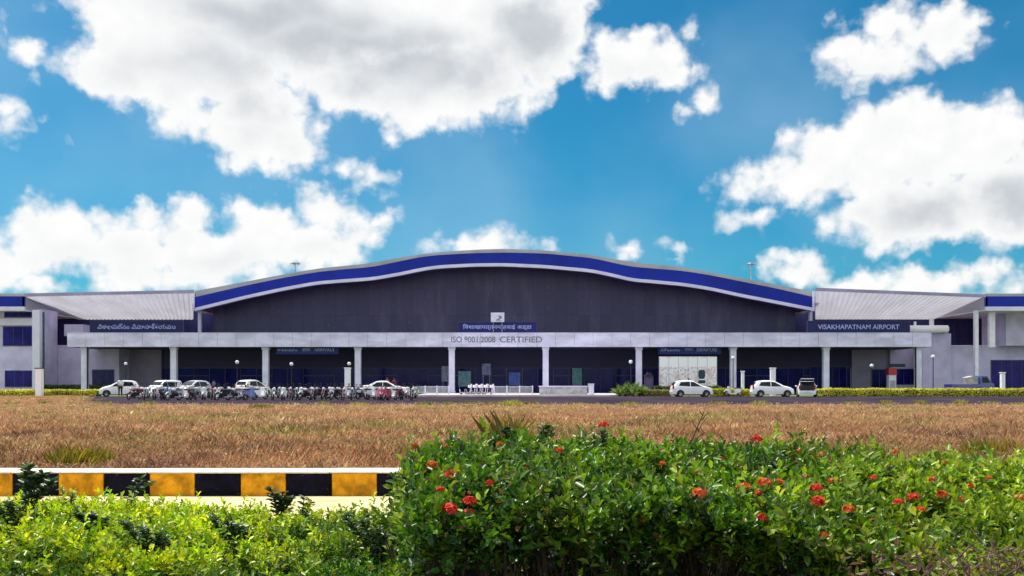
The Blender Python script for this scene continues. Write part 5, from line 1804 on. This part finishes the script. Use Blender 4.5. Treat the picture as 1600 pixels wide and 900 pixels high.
# display boards on the glazing
for (a, b2, y0, y1, c, lab) in ((716, 736, 580, 604, (0.10, 0.24, 0.30), 'pale cyan display board on the glazing beside a porch column'),
                                (795, 813, 582, 602, (0.03, 0.08, 0.40), 'bright blue display board on the glazing behind the trolleys'),
                                (753, 767, 568, 586, (0.14, 0.16, 0.34), 'small lilac display board high on the glazing'),
                                (894, 909, 575, 602, (0.03, 0.18, 0.18), 'green display board on the glazing behind the low grey wall'),
                                (690, 702, 572, 596, (0.20, 0.19, 0.34), 'narrow lilac display board on the glazing before a porch column')):
    D = 120.6
    t = thing('display_board', lab, 'display board', (X((a + b2) / 2, D), D, 0.17))
    dm = mat('display_%d' % a, c, 0.3, 0.5, 2.5, color2=tuple(min(1, v * 2.2 + .03) for v in c))
    MB().bbox(X(a, D), X(b2, D), D, D + .08, max(.4, Z(y1, D)), Z(y0, D), .01).build('panel', dm, t)
    for xx in (X(a, D) + .15, X(b2, D) - .15):
        MB().box(xx - .03, xx + .03, D + .083, D + .13, 0.0, Z(y0, D) - .1).build('post', M['steel'], t)

# spiky agave plants
ag_m = leaf_mat('agave_leaf', 0.2, 0.45, 0.4)
for k, (px, s) in enumerate(((968, .9), (978, 1.15), (989, 1.25), (999, 1.0), (1005, .8))):
    D = 96.6 + 0.3 * (k % 2)
    lab = ['small spiky agave plant at the pavement end of the agave row', 'spiky agave plant second in the row from the pavement', 'largest spiky agave plant in the row under the globe lamp', 'spiky agave plant in front of the porch column foot', 'smallest spiky agave plant next to the olive hedge'][k]
    t = thing('agave_plant', lab, 'plant', (X(px, D), D, 0))
    n = 26
    a = rng.random(n) * 2 * PI
    el = rng.uniform(0.25, 1.4, n)
    dv = np.stack([np.cos(a) * np.cos(el), np.sin(a) * np.cos(el), np.sin(el)], 1)
    b = np.tile(np.array([X(px, D), D, .1]), (n, 1)) + dv * .05
    up = unit(np.cross(np.cross(dv, np.array([0, 0, 1.0])), dv))
    c = np.array([(0.16, 0.24, 0.06), (0.22, 0.30, 0.08), (0.12, 0.20, 0.07)])[rng.integers(0, 3, n)]
    leaves('blades', b, dv, up, s * rng.uniform(.9, 1.35, n), np.full(n, .16), c, ag_m, t, fold=.3)
    MB().cyl((X(px, D), D, 0), (X(px, D), D, .22), .14, .08, 8).build('stem', stem_m, t)

# floodlight masts behind the terminal
for px, py, lab in ((461.5, 411, 'high floodlight mast behind the longer blue roof slope by the big low cloud'), (1173.5, 412, 'high floodlight mast behind the roof slope beside the small clouds')):
    D = 190.0
    x, z1 = X(px, D), Z(py, D)
    t = thing('floodlight_mast', lab, 'mast', (x, D, 0))
    MB().tube([(x, D, 0), (x, D, z1)], [.28, .10], 10).build('pole', M['steel'], t)
    MB().torus((x, D, z1), .62, .10, 'Z', 18, 6).cyl((x - .6, D, z1), (x + .6, D, z1), .05).cyl((x, D - .6, z1), (x, D + .6, z1), .05).build('crown', M['steel'], t)
    for q in range(6):
        a = q * PI / 3
        MB().bbox(x + math.cos(a) * .8 - .16, x + math.cos(a) * .8 + .16, D + math.sin(a) * .8 - .12, D + math.sin(a) * .8 + .12, z1 - .22, z1 - .03, .03).build('floodlight', M['concrete'], t)

# ================================================================== people
def skin_mesh(name, pts, edges, radii, material, parent, sub=2, root=0):
    me = bpy.data.meshes.new('tmp_skin')
    me.from_pydata(pts, edges, [])
    ob = bpy.data.objects.new('tmp_skin', me)
    COL.objects.link(ob)
    md = ob.modifiers.new('skin', 'SKIN')
    md.use_smooth_shade = True
    sv = me.skin_vertices[0].data
    for i, r in enumerate(radii):
        sv[i].radius = r if isinstance(r, tuple) else (r, r)
        sv[i].use_root = (i == root)
    s2 = ob.modifiers.new('sub', 'SUBSURF')
    s2.levels = s2.render_levels = sub
    out = baked(ob)
    bpy.data.objects.remove(ob)
    out.materials.clear()
    out.materials.append(material)
    out.polygons.foreach_set('use_smooth', [True] * len(out.polygons))
    out.name = name
    o = bpy.data.objects.new(name, out)
    COL.objects.link(o)
    o.parent = parent
    KIDS.setdefault(parent.name, []).append(o)
    return o


def person(label, shirt, trousers, H=1.7, stride=0.12, arm=0.12, bend=0.0):
    t = thing('person', label, 'person', (0, 0, 0))
    k = H / 1.7
    J = {'pelvis': (0, 0, .93), 'chest': (0, -bend * .3, 1.24), 'neck': (0, -bend * .55, 1.43), 'throat': (0, -bend * .6, 1.50), 'head': (0, -bend * .65 - .01, 1.60), 'crown': (0, -bend * .65, 1.67)}
    P_, E, Rr = [], [], []
    idx = {}

    def v(n, p, r):
        idx[n] = len(P_)
        P_.append((p[0] * k, p[1] * k, p[2] * k))
        Rr.append(tuple(q * k for q in r) if isinstance(r, tuple) else r * k)

    for n, r in (('pelvis', (.15, .10)), ('chest', (.165, .105)), ('neck', (.10, .075)), ('throat', .052), ('head', (.075, .095)), ('crown', (.055, .070))):
        v(n, J[n], r)
    E += [(0, 1), (1, 2), (2, 3), (3, 4), (4, 5)]
    for s in (-1, 1):
        q = 'l' if s < 0 else 'r'
        v('sh' + q, (s * .19, J['neck'][1], 1.40), .056)
        v('el' + q, (s * .25, .04 - s * arm * .3, 1.12), .042)
        v('wr' + q, (s * .24, -.05 - s * arm, .88), .030)
        v('pa' + q, (s * .235, -.07 - s * arm, .80), (.020, .040))
        b = idx['sh' + q]
        E += [(2, b), (b, b + 1), (b + 1, b + 2), (b + 2, b + 3)]
        for f in range(4):
            v('f%s%d' % (q, f), (s * .232, -.105 - s * arm + .022 * f, .715 + .006 * abs(f - 1)), .009)
            E.append((b + 3, len(P_) - 1))
        v('th' + q, (s * .205, -.12 - s * arm, .78), .010)
        E.append((b + 3, len(P_) - 1))
        v('hip' + q, (s * .095, 0, .88), .088)
        v('kn' + q, (s * .10, -.03 + s * stride * .5, .49), .060)
        v('an' + q, (s * .105, .02 + s * stride, .09), .042)
        v('to' + q, (s * .12, -.15 + s * stride, .04), (.040, .035))
        b = idx['hip' + q]
        E += [(0, b), (b, b + 1), (b + 1, b + 2), (b + 2, b + 3)]
    v('nose', (0, -.105 - bend * .65, 1.595), .014)
    E.append((4, len(P_) - 1))
    skin_mesh('body', P_, E, Rr, M['skin'], t)
    g = 1.16

    def sub(names, ed, m, nm, grow=g, cut=None):
        pp, rr = [], []
        for n in names:
            i = idx[n]
            pp.append(P_[i])
            r = Rr[i]
            rr.append(tuple(x * grow for x in r) if isinstance(r, tuple) else (r * grow, r * grow))
        if cut:
            for a, b_, f in cut:
                ia, ib = names.index(a), names.index(b_)
                pp[ib] = tuple(pp[ia][c] + (pp[ib][c] - pp[ia][c]) * f for c in range(3))
        skin_mesh(nm, pp, ed, rr, m, t)

    sub(['pelvis', 'chest', 'neck', 'shl', 'ell', 'shr', 'elr'], [(0, 1), (1, 2), (2, 3), (3, 4), (2, 5), (5, 6)], shirt, 'shirt', 1.22)
    sub(['pelvis', 'hipl', 'knl', 'anl', 'hipr', 'knr', 'anr'], [(0, 1), (1, 2), (2, 3), (0, 4), (4, 5), (5, 6)], trousers, 'trousers', 1.18)
    hc = (0, (J['crown'][1] + .015) * k, 1.655 * k)
    MB().ball(hc, .098 * k, 12, (.86, 1.0, .80)).build('hair', M['hair'], t, smooth=True)
    for s in (-1, 1):
        MB().ball((s * .032 * k, (J['head'][1] - .086) * k, 1.622 * k), .011 * k, 6).build('eye', M['black'], t)
    return t


cl = lambda n, c: mat(n, c, 0.85, 0.2, 6.0)
place(person('person in a lilac shirt under the porch behind the silver blue car', cl('cloth_lilac', (0.26, 0.24, 0.42)), cl('cloth_dark', (0.02, 0.02, 0.03)), 1.7), 334, 112.5, R(-35), 0.012)
place(person('person in black under the porch beside the one in a lilac shirt', cl('cloth_black', (0.012, 0.012, 0.02)), cl('cloth_dark2', (0.03, 0.02, 0.05)), 1.72), 321, 112.8, R(30), 0.012)
place(person('person in a white shirt and dark trousers standing by the end of the parked cars', cl('cloth_white', (0.82, 0.82, 0.82)), cl('cloth_dark', (0.02, 0.02, 0.03)), 1.75), 188, 90.0, R(15))
place(person('person in a red top standing behind the long white sedan', cl('cloth_red', (0.52, 0.03, 0.06)), cl('cloth_plum', (0.12, 0.03, 0.06)), 1.68), 605, 102.5, R(-20), 0.17)
place(person('person in a dark red top walking next to the one in bright red', cl('cloth_maroon', (0.22, 0.02, 0.06)), cl('cloth_dark2', (0.03, 0.02, 0.05)), 1.62), 616, 103.2, R(40), 0.17)
place(person('person in dark clothes standing on the far side of the hatchback before the hoarding', cl('cloth_navy', (0.015, 0.02, 0.06)), cl('cloth_dark', (0.02, 0.02, 0.03)), 1.72), 1076, 95.2, R(10))

# pale stones along the road edge
st_m = mat('stone', (0.42, 0.39, 0.38), 0.9, 0.3, 3.0, bump=0.4)
for k, (px, D, s) in enumerate(((1502, 100, .30), (1512, 100.4, .34), (1300, 99.5, .3), (1312, 99.7, .24), (1332, 48, .12))):
    t = None
    m = MB().ball((0, 0, s * .35), s, 10, (1.2, .9, .65))
    m.v = [(x * (1 + .15 * math.sin(7 * y + k)), y * (1 + .15 * math.cos(5 * x + k)), z + .03 * math.sin(9 * x + 4 * y)) for x, y, z in m.v]
    o = m.build('stone', st_m, None, smooth=True)
    o.location = (X(px, D), D, 0.0)
    tag(o, ['pale rounded stone on the lawn below the blue truck', 'larger pale stone beside the first one below the blue truck', 'pale stone on the lawn behind the yellow hedge beside the raised tailgate', 'smaller pale stone on the lawn behind the yellow hedge beside its bigger neighbour', 'small pale stone at the field edge by the road'][k], 'stone')
